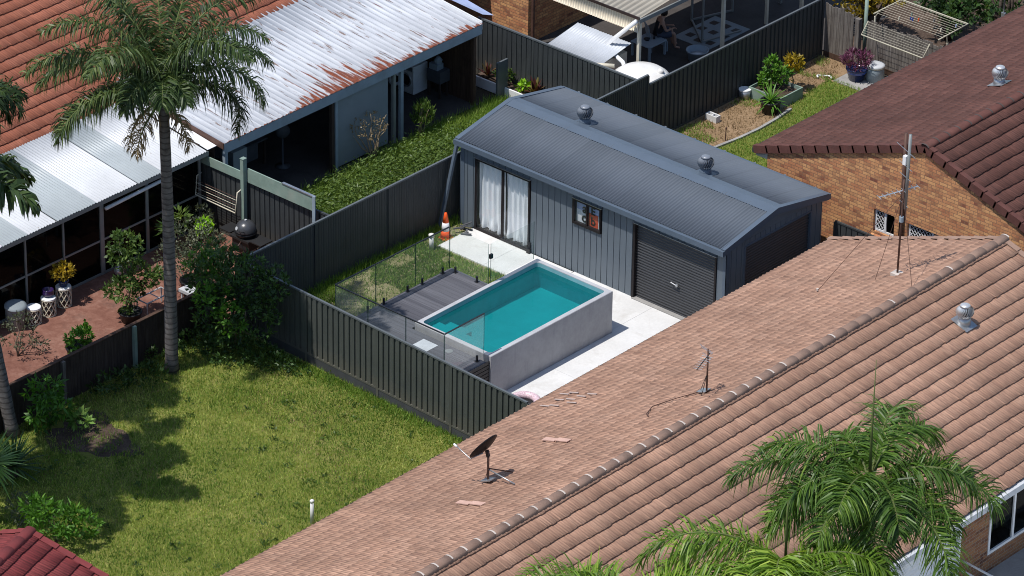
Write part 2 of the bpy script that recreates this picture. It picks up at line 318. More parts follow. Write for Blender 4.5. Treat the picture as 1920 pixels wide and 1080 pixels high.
M['cap_brown'] = concrete('ridge_cap_dark', (0.085, 0.034, 0.028), (0.13, 0.055, 0.045), (0.06, 0.035, 0.03), 3.0, 0.3, 0.7)
M['cap_red'] = concrete('ridge_cap_red', (0.16, 0.032, 0.032), (0.21, 0.045, 0.045), (0.11, 0.03, 0.03), 3.0, 0.3, 0.5)
M['mortar'] = paint('pale_mortar', (0.50, 0.44, 0.39), 0.9, 0, 0.15, 6)
M['mortar_dark'] = paint('dark_mortar', (0.07, 0.055, 0.05), 0.9, 0, 0.2, 6)
M['newtile'] = paint('new_pale_tile', (0.54, 0.345, 0.275), 0.8, 0, 0.15, 5)
M['newtile_grey'] = paint('pale_grey_tile', (0.46, 0.37, 0.33), 0.8, 0, 0.15, 5)
M['brick'] = brick_mat('blonde_brick', (0.62, 0.335, 0.15), (0.46, 0.195, 0.095), (0.16, 0.055, 0.042), (0.25, 0.145, 0.09))
M['brick2'] = brick_mat('brown_brick', (0.31, 0.155, 0.075), (0.23, 0.10, 0.055), (0.11, 0.05, 0.036), (0.28, 0.22, 0.17))

def rust_roof():
    k = NT('rusted_white_sheet'); uv = k.coord('UV')
    s = k.n('ShaderNodeSeparateXYZ'); k.l(uv, s.inputs[0])
    streak = k.noise(k.mapping(uv, (7.5, 0.55, 1)), 1.0, 5, 0.62)
    big = k.noise(k.mapping(uv, (0.35, 0.5, 1), (3.3, 0, 0)), 1.0, 2, 0.5)
    # rust grows from the eave (v = 0); strongest around the middle of the sheet run
    mid = k.math('SUBTRACT', 1.0, k.math('ABSOLUTE', k.math('DIVIDE', k.math('SUBTRACT', s.outputs[0], 4.7), 2.3)), True)
    reach = k.math('ADD', k.math('ADD', 0.06, k.math('MULTIPLY', k.math('SUBTRACT', s.outputs[0], 2.6, True), 0.34)), k.math('MULTIPLY', k.math('MULTIPLY', mid, k.math('ADD', big, 0.35)), 1.45))
    fall = k.math('SUBTRACT', 1.0, k.math('DIVIDE', s.outputs[1], k.math('MAXIMUM', reach, 0.06)), True)
    a = k.math('ADD', streak, k.math('MULTIPLY', fall, 0.24))
    rust = k.ramp(a, [(0.645, 0.0), (0.70, 1.0)])
    base = k.ramp(k.noise(k.mapping(uv, (3.5, 0.5, 1)), 1.0, 6, 0.7), [(0.3, (0.36, 0.38, 0.41)), (0.7, (0.58, 0.60, 0.63))])
    rc = k.ramp(k.noise(uv, 9, 5, 0.7), [(0.3, (0.10, 0.035, 0.022)), (0.55, (0.23, 0.062, 0.028)), (0.75, (0.36, 0.15, 0.06))])
    spots = k.ramp(k.noise(k.mapping(uv, (10, 0.9, 1), (9, 2, 0)), 1.0, 4, 0.6), [(0.60, 0.0), (0.64, 0.9)])
    c = k.mix(rust, k.mix(spots, base, (0.13, 0.075, 0.055)), rc)
    return k.done(k.bsdf(c, 0.55, 0, 0.35))
M['rust_roof'] = rust_roof()
def spotted(name, col, spot):
    k = NT(name); v = k.coord()
    c = k.ramp(k.noise(v, 1.2, 5), [(0.3, tuple(x * 0.9 for x in col)), (0.7, tuple(min(1, x * 1.06) for x in col))])
    sp = k.ramp(k.noise(v, 8.5, 3, 0.5), [(0.70, 0.0), (0.75, 0.8)])
    return k.done(k.bsdf(k.mix(sp, c, spot), 0.45, 0, 0.4))
M['white_sheet'] = spotted('white_roof_sheet', (0.57, 0.585, 0.60), (0.28, 0.25, 0.22))
M['trans_sheet'] = spotted('translucent_grey_sheet', (0.355, 0.392, 0.405), (0.24, 0.25, 0.24))
M['pale_sheet'] = spotted('pale_grey_sheet', (0.45, 0.48, 0.52), (0.3, 0.3, 0.3))
M['cream_sheet'] = spotted('cream_sheet', (0.60, 0.53, 0.41), (0.42, 0.35, 0.26))
def deckmat():
    k = NT('composite_deck'); v = k.coord()
    s = k.n('ShaderNodeSeparateXYZ'); k.l(v, s.inputs[0])
    b = k.math('FLOOR', k.math('DIVIDE', s.outputs[1], 0.142))
    wn = k.n('ShaderNodeTexWhiteNoise', noise_dimensions='1D'); k.l(b, wn.inputs['W'])
    c = k.ramp(wn.outputs['Value'], [(0.0, (0.078, 0.078, 0.090)), (1.0, (0.118, 0.118, 0.132))])
    c = k.mix(0.6, c, k.ramp(k.noise(k.mapping(v, (1.2, 22, 1)), 1.0, 6, 0.7), [(0.3, 0.7), (0.7, 1.25)]), 'MULTIPLY')
    return k.done(k.bsdf(c, 0.75, 0, 0.25))
M['deck'] = deckmat()

# ------------------------------------------------------------------ mesh helpers
ORG = {}          # world origin of each object
def org(o):
    return ORG.get(o.name, Vector((0, 0, 0))) if o is not None else Vector((0, 0, 0))

def empty(name, loc):
    o = bpy.data.objects.new(name, None); COL.objects.link(o); o.location = loc; ORG[o.name] = Vector(loc); o.empty_display_size = 0.2
    return o

def tag(o, label=None, cat=None, group=None, kind=None):
    if label: o['label'] = label
    if cat: o['category'] = cat
    if group: o['group'] = group
    if kind: o['kind'] = kind
    return o

def thing(name, label, cat, loc, group=None):
    return tag(empty(name, loc), label, cat, group)

def box_uv(me):
    uv = me.uv_layers.new(name='UVMap')
    n = len(me.loops)
    co = np.empty(len(me.vertices) * 3, 'f'); me.vertices.foreach_get('co', co); co = co.reshape(-1, 3)
    vi = np.empty(n, 'i'); me.loops.foreach_get('vertex_index', vi)
    nm = np.empty(len(me.polygons) * 3, 'f'); me.polygons.foreach_get('normal', nm); nm = np.abs(nm.reshape(-1, 3))
    tot = np.empty(len(me.polygons), 'i'); me.polygons.foreach_get('loop_total', tot)
    ax = np.repeat(np.argmax(nm, 1), tot); p = co[vi]
    u = np.where(ax == 0, p[:, 1], p[:, 0]); v = np.where(ax == 2, p[:, 1], p[:, 2])
    uv.data.foreach_set('uv', np.stack([u, v], 1).astype('f').ravel())

def make(name, verts, faces, mat, parent=None, smooth=False, uv=None, tint=None, midx=None, base=None):
    """one mesh object from world coordinates; its origin is its parent's, or its own base"""
    v = np.asarray(verts, float).reshape(-1, 3)
    if parent is not None: o0 = org(parent)
    elif base is not None: o0 = Vector(base)
    else:
        lo, hi = v.min(0), v.max(0); o0 = Vector(((lo[0] + hi[0]) / 2, (lo[1] + hi[1]) / 2, lo[2]))
    v = v - np.array(o0)
    me = bpy.data.meshes.new(name)
    if isinstance(faces, np.ndarray):
        nf, k = faces.shape
        me.vertices.add(len(v)); me.vertices.foreach_set('co', v.astype('f').ravel())
        me.loops.add(nf * k); me.loops.foreach_set('vertex_index', faces.astype('i').ravel())
        me.polygons.add(nf); me.polygons.foreach_set('loop_start', np.arange(0, nf * k, k, dtype='i'))
        me.update(calc_edges=True)
    else:
        me.from_pydata(v.tolist(), [], faces); me.update()
    for m in (mat if isinstance(mat, (list, tuple)) else [mat]): me.materials.append(m)
    if midx is not None: me.polygons.foreach_set('material_index', np.asarray(midx, 'i'))
    if smooth: me.polygons.foreach_set('use_smooth', np.ones(len(me.polygons), bool))
    if uv is not None:
        l = me.uv_layers.new(name='UVMap'); vi = np.empty(len(me.loops), 'i'); me.loops.foreach_get('vertex_index', vi)
        l.data.foreach_set('uv', np.asarray(uv, 'f')[vi].ravel())
    else: box_uv(me)
    if tint is not None:
        a = me.attributes.new('tint', 'FLOAT', 'FACE'); a.data.foreach_set('value', np.asarray(tint, 'f'))
    o = bpy.data.objects.new(name, me); COL.objects.link(o)
    if parent is not None: o.parent = parent
    else: o.location = o0
    ORG[o.name] = o0
    return o

class MB:
    def __init__(s): s.v = []; s.f = []
    def add(s, verts, faces):
        b = len(s.v); s.v += [tuple(p) for p in verts]; s.f += [tuple(b + i for i in f) for f in faces]; return s
    def box(s, a, b, ch=0.0):
        x0, y0, z0 = a; x1, y1, z1 = b
        return s.add([(x0, y0, z0), (x1, y0, z0), (x1, y1, z0), (x0, y1, z0), (x0, y0, z1), (x1, y0, z1), (x1, y1, z1), (x0, y1, z1)],
                     [(0, 3, 2, 1), (4, 5, 6, 7), (0, 1, 5, 4), (1, 2, 6, 5), (2, 3, 7, 6), (3, 0, 4, 7)])
    def bar(s, p, q, wd, hg, up=(0, 0, 1)):
        p = Vector(p); q = Vector(q); d = (q - p).normalized(); sd = d.cross(Vector(up))
        if sd.length < 1e-4: sd = d.cross(Vector((1, 0, 0)))
        sd.normalize(); u = sd.cross(d); a = sd * wd / 2; b = u * hg / 2
        c = [p - a - b, p + a - b, p + a + b, p - a + b, q - a - b, q + a - b, q + a + b, q - a + b]
        return s.add(c, [(0, 1, 2, 3), (7, 6, 5, 4), (0, 4, 5, 1), (1, 5, 6, 2), (2, 6, 7, 3), (3, 7, 4, 0)])
    def tube(s, pts, r, n=8, cap=True):
        pts = [Vector(p) for p in pts]; rr = r if isinstance(r, (list, tuple)) else [r] * len(pts)
        b = len(s.v); prev = None
        for i, p in enumerate(pts):
            d = (pts[min(i + 1, len(pts) - 1)] - pts[max(i - 1, 0)]).normalized()
            a = d.cross(Vector((0, 0, 1)) if abs(d.z) < 0.9 else Vector((1, 0, 0))).normalized()
            if prev is not None:
                a = (prev - d * prev.dot(d)); a = a.normalized() if a.length > 1e-5 else d.orthogonal().normalized()
            prev = a; c = d.cross(a)
            for k in range(n):
                t = 2 * PI * k / n; s.v.append(tuple(p + (a * math.cos(t) + c * math.sin(t)) * rr[i]))
        for i in range(len(pts) - 1):
            for k in range(n):
                s.f.append((b + i * n + k, b + i * n + (k + 1) % n, b + (i + 1) * n + (k + 1) % n, b + (i + 1) * n + k))
        if cap:
            s.f.append(tuple(b + k for k in reversed(range(n)))); e = b + (len(pts) - 1) * n; s.f.append(tuple(e + k for k in range(n)))
        return s
    def lathe(s, c, prof, n=20, axis=(0, 0, 1), cap=True):
        c = Vector(c); ax = Vector(axis).normalized(); a = ax.orthogonal().normalized(); d = ax.cross(a); b = len(s.v)
        for (r, h) in prof:
            for k in range(n):
                t = 2 * PI * k / n; s.v.append(tuple(c + ax * h + (a * math.cos(t) + d * math.sin(t)) * r))
        m = len(prof)
        for i in range(m - 1):
            for k in range(n):
                s.f.append((b + i * n + k, b + i * n + (k + 1) % n, b + (i + 1) * n + (k + 1) % n, b + (i + 1) * n + k))
        if cap:
            if prof[0][0] > 1e-6: s.f.append(tuple(b + k for k in reversed(range(n))))
            if prof[-1][0] > 1e-6: s.f.append(tuple(b + (m - 1) * n + k for k in range(n)))
        return s
    def prism(s, poly, d):
        """closed polygon (3D, planar) pushed along d"""
        n = len(poly); d = Vector(d); p = [Vector(q) for q in poly]
        return s.add(p + [q + d for q in p], [tuple(range(n))[::-1], tuple(range(n, 2 * n))] + [(i, (i + 1) % n, n + (i + 1) % n, n + i) for i in range(n)])
    def build(s, name, mat, parent=None, smooth=False, **k):
        o = make(name, s.v, s.f, mat, parent, smooth, **k)
        import bmesh as _b
        bm = _b.new(); bm.from_mesh(o.data); _b.ops.recalc_face_normals(bm, faces=bm.faces); bm.to_mesh(o.data); bm.free()
        return o

def bevel(o, wd=0.01, seg=2):
    m = o.modifiers.new('bevel', 'BEVEL'); m.width = wd; m.segments = seg; m.limit_method = 'ANGLE'; return o

def copy_thing(root, loc, label=None, rz=None, scale=None):
    r = root.copy(); COL.objects.link(r); r.location = loc
    if rz is not None: r.rotation_euler[2] = rz
    if scale is not None: r.scale = scale
    if label: r['label'] = label
    def kids(a, b):
        for ch in list(a.children):
            c = ch.copy(); COL.objects.link(c); c.parent = b; kids(ch, c)
    kids(root, r); return r

def grid_sheet(name, O, du, dv, us, vs, hfun, mat, parent, thick=0.0, smooth=False):
    """profiled sheet: O + du*u + dv*v + n*h(u,v)"""
    O = np.array(O, float); du = np.array(du, float); dv = np.array(dv, float); n = np.cross(du, dv); n /= np.linalg.norm(n)
    if n[2] < -1e-6: n = -n
    U, V = np.meshgrid(np.asarray(us, float), np.asarray(vs, float))
    P = O + U[..., None] * du + V[..., None] * dv + hfun(U, V)[..., None] * n
    a, b = U.shape
    idx = np.arange(a * b).reshape(a, b)
    F = np.stack([idx[:-1, :-1], idx[:-1, 1:], idx[1:, 1:], idx[1:, :-1]], -1).reshape(-1, 4)
    uv = np.stack([U, V], -1).reshape(-1, 2)
    P = P.reshape(-1, 3)
    if thick:
        N = len(P); P2 = P - n * thick
        edge = np.concatenate([idx[0, :], idx[1:, -1], idx[-1, ::-1][1:], idx[::-1, 0][1:]])
        E = np.stack([edge[:-1], edge[1:], edge[1:] + N, edge[:-1] + N], -1)
        F = np.concatenate([F, F[:, ::-1] + N, E]); P = np.concatenate([P, P2]); uv = np.concatenate([uv, uv])
    return make(name, P, F, mat, parent, smooth, uv=uv)

def corrugated(name, O, du, dv, U, V, mat, parent, period=0.095, amp=0.013, lap=0.76, nper=6, u0=0.0):
    us = np.linspace(0, U, int(U / period * nper) + 1)
    def h(u, v): return amp * np.cos(2 * PI * (u + u0) / period) + 0.012 * (np.mod(u + u0, lap) / lap)
    return grid_sheet(name, O, du, dv, us, [0, V], h, mat, parent, thick=0.004)

def trapezoid_us(U, period, top, flank):
    out = [0.0]; hs = [0.0]; u = 0.0
    while u < U - 1e-6:
        for a, hh in ((0.0, 0), (period - top - 2 * flank, 0), (period - top - flank, 1), (period - flank, 1), (period, 0)):
            x = min(u + a, U)
            if x > out[-1] + 1e-6: out.append(x); hs.append(hh)
        u += period
    return np.array(out), np.array(hs, float)

def ribbed(name, O, du, dv, U, V, mat, parent, period=0.19, top=0.1, flank=0.012, depth=0.03, thick=0.003, flip=False, vs=None):
    us, hs = trapezoid_us(U, period, top, flank)
    sg = -1.0 if flip else 1.0
    def h(u, v): return np.broadcast_to(hs[None, :] * depth * sg, u.shape)
    return grid_sheet(name, O, du, dv, us, vs if vs is not None else [0, V], h, mat, parent, thick=thick)

def tile_slope(name, O, du, dv, U, V, mat, parent, gauge=0.355, period=0.15, amp=0.019, lip=0.042, nper=8, clip=None):
    """overlapping tile courses; dv points up the slope"""
    rs = np.random.default_rng(int(abs(O[0] * 31 + O[1] * 17)) + 5)
    O = np.array(O, float); du = np.array(du, float); dv = np.array(dv, float); n = np.cross(du, dv); n /= np.linalg.norm(n)
    if n[2] < 0: n = -n
    us = np.linspace(0, U, int(U / period * nper) + 1); nu = len(us)
    nc = int(math.ceil(V / gauge)); P = []; UVs = []; F = []
    colid = np.floor(us / period).astype(int)
    for j in range(nc):
        v0 = j * gauge; v1 = min((j + 1) * gauge, V) + 0.03
        jit = rs.normal(0, 0.007, colid.max() + 2)[colid]; lj = rs.normal(0, 0.003, colid.max() + 2)[colid]
        wave = amp * (0.5 + 0.5 * np.cos(2 * PI * us / period)) ** 3
        rows = [(v0 + 0.045 + 0 * us, -0.01 + 0 * us, v0 + 0.012), (v0 + jit, lip * 0.62 + wave * 0.95 + lj, v0 + 0.012), (v0 + jit, lip + wave + lj, v0 + 0.012), (v1 + 0 * us, 0.004 + wave * 0.22, min(v1, v0 + gauge - 0.004))]
        b = sum(len(p) for p in P)
        for (vv, hh, uvv) in rows:
            P.append(O + us[:, None] * du + vv[:, None] * dv + hh[:, None] * n)
            UVs.append(np.stack([us + 1e-4, np.full(nu, uvv)], 1))
        i = np.arange(nu - 1)
        for k in range(3):
            F.append(np.stack([b + k * nu + i, b + k * nu + i + 1, b + (k + 1) * nu + i + 1, b + (k + 1) * nu + i], 1))
    P = np.concatenate(P); F = np.concatenate(F); UVs = np.concatenate(UVs)
    if clip is not None:                      # keep faces whose centre passes
        keep = clip(P[F].mean(1)); F = F[keep]
    return make(name, P, F, mat, parent, False, uv=UVs)

def ridge_caps(p, q, seg, rad, mats, parent, name='ridge_cap', drop=0.45, joint=None):
    """run of half-round caps p->q as one part, with mortar beads as its sub-part"""
    p = Vector(p); q = Vector(q); d = (q - p).normalized(); L = (q - p).length; sd = d.cross(Vector((0, 0, 1))).normalized(); up = sd.cross(d)
    mb = MB(); jf = []; n = int(L / seg)
    def ring(c, r):
        return [c + sd * (r * math.cos(t)) + up * (r * math.sin(t) * 0.62 - drop * r * 0.3) for t in np.linspace(-0.15, PI + 0.15, 9)]
    rnd = random.Random(3)
    for i in range(n):
        a = p + d * (i * seg); b = p + d * ((i + 1) * seg + 0.03); r0 = rad * (1.03 + rnd.uniform(-.02, .02)); r1 = rad * 0.93
        A = ring(a, r0); B = ring(b, r1); A2 = ring(a, r0 - 0.03)
        m = len(A); mb.add(A + B + A2, [(k, k + 1, m + k + 1, m + k) for k in range(m - 1)] + [(2 * m + k, 2 * m + k + 1, k + 1, k) for k in range(m - 1)])
        if joint is None or joint(i):
            J = ring(a - d * 0.034, r0 * 1.01)[1:7]; K = ring(a + d * 0.012, r0 * 1.04)[1:7]; m = len(J)
            j0 = len(mb.f); mb.add(J + K, [(k, k + 1, m + k + 1, m + k) for k in range(m - 1)]); jf += list(range(j0, len(mb.f)))
    mi = np.zeros(len(mb.f), int); mi[jf] = 1
    return make(name, mb.v, mb.f, list(mats), parent, True, midx=mi)

# ---- vegetation
def leaf_quads(P, D, L, W, rng, fold=0.25):
    """diamond leaves at P (n,3) along D (n,3); returns verts, faces"""
    n = len(P); D = D / np.linalg.norm(D, axis=1, keepdims=True)
    r = rng.normal(size=(n, 3)); sd = np.cross(D, r); sd /= np.linalg.norm(sd, axis=1, keepdims=True) + 1e-9
    nm = np.cross(sd, D); L = np.asarray(L).reshape(-1, 1); W = np.asarray(W).reshape(-1, 1)
    mid = P + D * L * 0.45 - nm * L * 0.05
    V = np.stack([P, mid + sd * W / 2, P + D * L - nm * L * fold, mid - sd * W / 2], 1).reshape(-1, 3)
    return V, np.arange(n * 4).reshape(n, 4)

def crown(name, blobs, n, L, W, mat, parent, seed, shell=0.5, up=0.2, tint_c=0.45, droop=0.0):
    """leaves through a set of blobs (x, y, z, rx, ry, rz)"""
    rng = np.random.default_rng(seed); B = np.array(blobs, float)
    vol = (B[:, 3] * B[:, 4] * B[:, 5]) ** 0.8; k = rng.choice(len(B), n, p=vol / vol.sum())
    d = rng.normal(size=(n, 3)); d /= np.linalg.norm(d, axis=1, keepdims=True)
    rad = rng.random(n) ** (1 / 3.0 * (1 - shell) + 0.12 * shell)
    P = B[k, :3] + d * rad[:, None] * B[k, 3:6] + rng.normal(0, 0.02, (n, 3))
    # clumping: pull towards twig centres
    nc = max(6, n // 22); tw = P[rng.choice(n, nc)]
    near = np.argmin(((P[:, None, :] - tw[None, :, :]) ** 2).sum(2), 1) if n * nc < 6e6 else rng.integers(0, nc, n)
    P = P + (tw[near] - P) * rng.uniform(0.25, 0.7, n)[:, None]
    D = (P - tw[near]) * 3 + d * 0.4 + np.array([0, 0, up - droop]) + rng.normal(0, 0.35, (n, 3))
    V, F = leaf_quads(P, D, L * rng.uniform(0.4, 1.45, n), W * rng.uniform(0.5, 1.35, n), rng)
    V[:, 2] = np.maximum(V[:, 2], 0.02)
    ct = rng.normal(0, 0.16, nc)[near]
    t = np.clip(tint_c + ct + rng.normal(0, 0.17, n), 0, 1)
    return make(name, V, F, mat, parent, tint=t)

def branches(name, base, tips, r0, mat, parent, seed, nmid=3, wob=0.08):
    rnd = random.Random(seed); mb = MB(); base = Vector(base)
    for tp in tips:
        tp = Vector(tp); pts = []; m = nmid + 1
        for i in range(m + 1):
            t = i / m; p = base.lerp(tp, t)
            p.z = base.z + (tp.z - base.z) * (t ** 0.8)
            if 0 < i < m: p += Vector((rnd.uniform(-wob, wob), rnd.uniform(-wob, wob), rnd.uniform(-wob, wob)))
            pts.append(p)
        mb.tube(pts, [r0 * (1 - 0.75 * i / m) for i in range(m + 1)], 6)
    return mb.build(name, mat, parent, True)

def blades(name, n, sampler, h, wd, mat, seed, lean=0.6, z=0.0, parent=None, kind='stuff', tvar=0.2, tfun=None):
    rng = np.random.default_rng(seed); P = sampler(rng, n); n = len(P)
    a = rng.uniform(0, 2 * PI, n); ln = np.abs(rng.normal(0, lean, n)); H = h * rng.uniform(0.55, 1.35, n)
    dx = np.cos(a) * np.sin(ln) * H; dy = np.sin(a) * np.sin(ln) * H; dz = np.cos(np.minimum(ln, 1.35)) * H
    b = rng.uniform(0, 2 * PI, n); wx = np.cos(b) * wd / 2; wy = np.sin(b) * wd / 2
    z0 = np.full(n, z)
    V = np.stack([np.stack([P[:, 0] - wx, P[:, 1] - wy, z0], 1), np.stack([P[:, 0] + wx, P[:, 1] + wy, z0], 1),
                  np.stack([P[:, 0] + dx, P[:, 1] + dy, z0 + dz], 1)], 1).reshape(-1, 3)
    F = np.arange(n * 3).reshape(n, 3)
    t = rng.normal(0.5, tvar, n)
    if tfun is not None: t = t + tfun(P)
    return make(name, V, F, mat, parent, tint=np.clip(t, 0, 1))

def vnoise(P, s, seed=0):
    """cheap smooth 2-D value noise in -1..1"""
    rng = np.random.default_rng(seed); T = rng.uniform(-1, 1, (64, 64)); q = P[:, :2] * s; i = np.floor(q).astype(int); f = q - i; f = f * f * (3 - 2 * f)
    g = lambda a, b: T[(i[:, 0] + a) % 64, (i[:, 1] + b) % 64]
    return (g(0, 0) * (1 - f[:, 0]) + g(1, 0) * f[:, 0]) * (1 - f[:, 1]) + (g(0, 1) * (1 - f[:, 0]) + g(1, 1) * f[:, 0]) * f[:, 1]

def frond(parent, base, az, el, L, droop, rng, leafmat, nleaf=110, ll=0.5, lw=0.040, grav=0.55, twist=0.0, plume=0.45, r0=0.035):
    """one palm frond: arching stalk with drooping leaflets in several planes"""
    N = 22; pts = [np.array(base, float)]; dirh = np.array([math.cos(az), math.sin(az), 0.0]); tang = []
    for i in range(N):
        s = i / (N - 1); e = el - droop * s ** 1.25; a2 = az + twist * s
        dh = np.array([math.cos(a2), math.sin(a2), 0.0]); t = dh * math.cos(e) + np.array([0, 0, math.sin(e)]); tang.append(t)
        pts.append(pts[-1] + t * L / N)
    pts = np.array(pts[:-1]); tang = np.array(tang)
    mb = MB(); mb.tube([tuple(p) for p in pts], [r0 * (1 - 0.85 * i / (N - 1)) for i in range(N)], 5)
    nr = len(mb.f); V = list(mb.v); F = list(mb.f); mi = [0] * nr; tint = [0.5] * nr
    base_t = rng.normal(0.42, 0.1)
    for i in range(nleaf):
        s = 0.10 + 0.90 * (i + rng.random()) / nleaf
        x = s * (N - 1); k = min(int(x), N - 2); fr = x - k
        p = pts[k] * (1 - fr) + pts[k + 1] * fr; t = tang[k]
        lat = np.cross(t, [0, 0, 1.0]); lat /= np.linalg.norm(lat) + 1e-9; nm = np.cross(lat, t)
        for sd in (-1, 1):
            fw = rng.uniform(0.35, 0.8) + 0.5 * max(0, s - 0.75) / 0.25
            d = lat * sd + t * fw + nm * rng.normal(0.12, plume); d /= np.linalg.norm(d)
            ln = ll * (0.45 + 0.75 * math.sin(PI * min(1, 0.12 + s * 0.88)) ** 0.6) * rng.uniform(0.75, 1.15) * (1.0 if s < 0.9 else 0.8)
            q = p.copy(); b = len(V); seg = 3; ws = (0.6, 1.0, 0.7, 0.05)
            wv = np.cross(d, nm); wv = wv / (np.linalg.norm(wv) + 1e-9); dd = d.copy()
            wv = wv * 0.75 + rng.normal(0, 0.35, 3); wv /= np.linalg.norm(wv) + 1e-9
            for m in range(seg + 1):
                V.append(tuple(q - wv * lw / 2 * ws[m])); V.append(tuple(q + wv * lw / 2 * ws[m]))
                if m < seg:
                    q = q + dd * ln / seg; dd = dd + np.array([0, 0, -grav * rng.uniform(0.6, 1.2)]); dd /= np.linalg.norm(dd)
            tt = min(1, max(0, base_t + rng.normal(0, 0.16)))
            for m in range(seg):
                F.append((b + 2 * m, b + 2 * m + 1, b + 2 * m + 3, b + 2 * m + 2)); mi.append(1); tint.append(tt)
    return make('frond', V, F, [M['rachis'], leafmat], parent, tint=tint, midx=mi)

def metal_fence(label, p, q, h, bays, mat, group, name='metal_fence', z0=0.0, plinth=0.0, period=0.18, top=0.09, flank=0.012, depth=0.028, side=1, trim=None, post_up=0.0, postmat=None):
    """ribbed steel sheet fence p->q; ribs stand on the +side"""
    p = Vector((*p, z0)); q = Vector((*q, z0)); d = (q - p); L = d.length; d.normalize(); nrm = Vector((-d.y, d.x, 0)) * side
    t = thing(name, label, 'fence', (p + q) / 2, group); trim = trim or mat
    bl = L / bays
    for i in range(bays):
        a = p + d * (i * bl)
        o = a + Vector((0, 0, plinth + 0.03))
        us, hs = trapezoid_us(bl, period, top, flank)
        dv = Vector((0, 0, 1)); n = np.array(nrm)
        P = []
        for vv in (0, h - plinth - 0.08):
            for u, hh in zip(us, hs): P.append(np.array(o + d * u + dv * vv) + n * (hh * depth - depth / 2))
        m = len(us); P = np.array(P); P2 = P - n * 0.003
        F = [(k, k + 1, m + k + 1, m + k) for k in range(m - 1)]
        F += [tuple(2 * m + x for x in f[::-1]) for f in F]
        make('panel', np.concatenate([P, P2]), F, mat, t)
        if plinth:
            MB().bar(a + Vector((0, 0, plinth / 2)) + d * 0.03, a + d * (bl - 0.03) + Vector((0, 0, plinth / 2)), 0.03, plinth).build('plinth', M['plinth'], t)
    for i in range(bays + 1):
        a = p + d * (i * bl)
        MB().bar(a, a + Vector((0, 0, h - 0.045 + (post_up if 0 < i < bays else 0))), 0.055, 0.07, up=d).build('post', postmat or mat, t)
    c = Vector((0, 0, h - 0.02)); MB().bar(p + c, q + c, 0.058, 0.045).build('top_rail', trim, t)
    c = Vector((0, 0, plinth + 0.03)); MB().bar(p + c, q + c, 0.045, 0.05).build('bottom_rail', mat, t)
    return t
M['plinth'] = paint('dark_concrete_plinth', (0.05, 0.052, 0.054), 0.8, 0, 0.2, 3)

# ================================================================== the ground
def sheet(name, poly, z, mat, label=None):
    o = make(name, [(x, y, z) for x, y in poly], [tuple(range(len(poly)))], mat, base=(0, 0, 0)); o['kind'] = 'structure'; return o
sheet('ground', [(-300, -300), (300, -300), (300, 300), (-300, 300)], -0.03, M['earth'])
sheet('lawn', [(-0.72, -40), (11, -40), (11, -7.9), (-0.72, -7.9)], 0.0, M['lawn'])
sheet('pool_yard_ground', [(-0.3, -7.9), (4.2, -7.9), (4.2, 0.2), (-0.3, 0.2)], 0.0, M['poolyard'])
sheet('side_strip_ground', [(-4.3, -4.3), (-0.3, -4.3), (-0.3, 7.0), (-4.3, 7.0)], 0.0, M['lawn'])
sheet('rear_yard_ground', [(0.6, 4.4), (6.6, 4.4), (6.6, 14.7), (0.6, 14.7)], 0.0, M['dryground'])
sheet('patio', [(-4.8, -30), (-0.76, -30), (-0.76, -4.5), (-4.8, -4.5)], 0.012, M['pavers'])
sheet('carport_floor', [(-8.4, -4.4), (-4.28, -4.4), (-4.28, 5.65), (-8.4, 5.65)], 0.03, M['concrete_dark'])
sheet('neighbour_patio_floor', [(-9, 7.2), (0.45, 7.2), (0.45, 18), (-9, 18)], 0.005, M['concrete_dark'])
MB().box((4.2, -7.86, -0.1), (10.4, -4.0, 0.03)).box((4.0, -3.994, -0.1), (6.7, 0.16, 0.03)).box((6.706, -3.994, -0.1), (10.4, 0.16, 0.03)).build('concrete_path', M['concrete'])['kind'] = 'structure'
MB().box((0.48, -1.2, -0.1), (2.05, 0.12, 0.035)).box((2.056, -1.2, -0.1), (3.99, 0.12, 0.035)).build('door_landing', M['concrete'])['kind'] = 'structure'
MB().box((19.0, -4.6, -0.1), (21.2, 4, 0.02)).build('porch_floor', M['concrete_old'])['kind'] = 'structure'
MB().box((21.25, -9, -0.1), (27, 6, 0.10)).build('driveway', M['concrete'])['kind'] = 'structure'

# ================================================================== pool house shed
SH = thing('shed', 'long slate blue steel shed with two roof turbines beside the plunge pool', 'shed', (4.5, 2.0, 0))
ES, EH, RH, Y1 = 0.0, 2.55, 2.93, 4.15
ym = Y1 / 2; sl_f = Vector((0, ym, RH - EH)); Lf = sl_f.length
corrugated('roof', (0, 0, EH), (1, 0, 0), tuple(sl_f / Lf), 9.0, Lf, M['shed_roof'], SH, amp=0.017)
corrugated('roof', (0, Y1, EH), (1, 0, 0), (0, -ym / Lf, (RH - EH) / Lf), 9.0, Lf, M['shed_roof'], SH, amp=0.004)
k = (RH - EH) / ym
MB().add([(-.02, ym - .27, RH - .27 * k + .022), (9.02, ym - .27, RH - .27 * k + .022), (9.02, ym, RH + .03), (-.02, ym, RH + .03), (-.02, ym + .27, RH - .27 * k + .022), (9.02, ym + .27, RH - .27 * k + .022)],
         [(0, 1, 2, 3), (3, 2, 5, 4)]).build('ridge_flashing', M['shed_trim'], SH)
for x0, x1 in ((-.035, .10), (8.90, 9.035)):
    mb = MB()
    for s, ya in ((1, -0.02), (-1, Y1 + 0.02)):
        a = [(x0, ya, EH + .018), (x1, ya, EH + .018), (x1, ym, RH + .034), (x0, ym, RH + .034)]
        mb.prism(a, (0, 0, -0.02))
        xo = x0 if x0 < 1 else x1 - .012
        mb.prism([(xo, ya, EH), (xo, ym, RH + .014), (xo, ym, RH - .15), (xo, ya, EH - .16)], (.012, 0, 0))
    mb.build('barge_flashing', M['shed_trim'], SH)
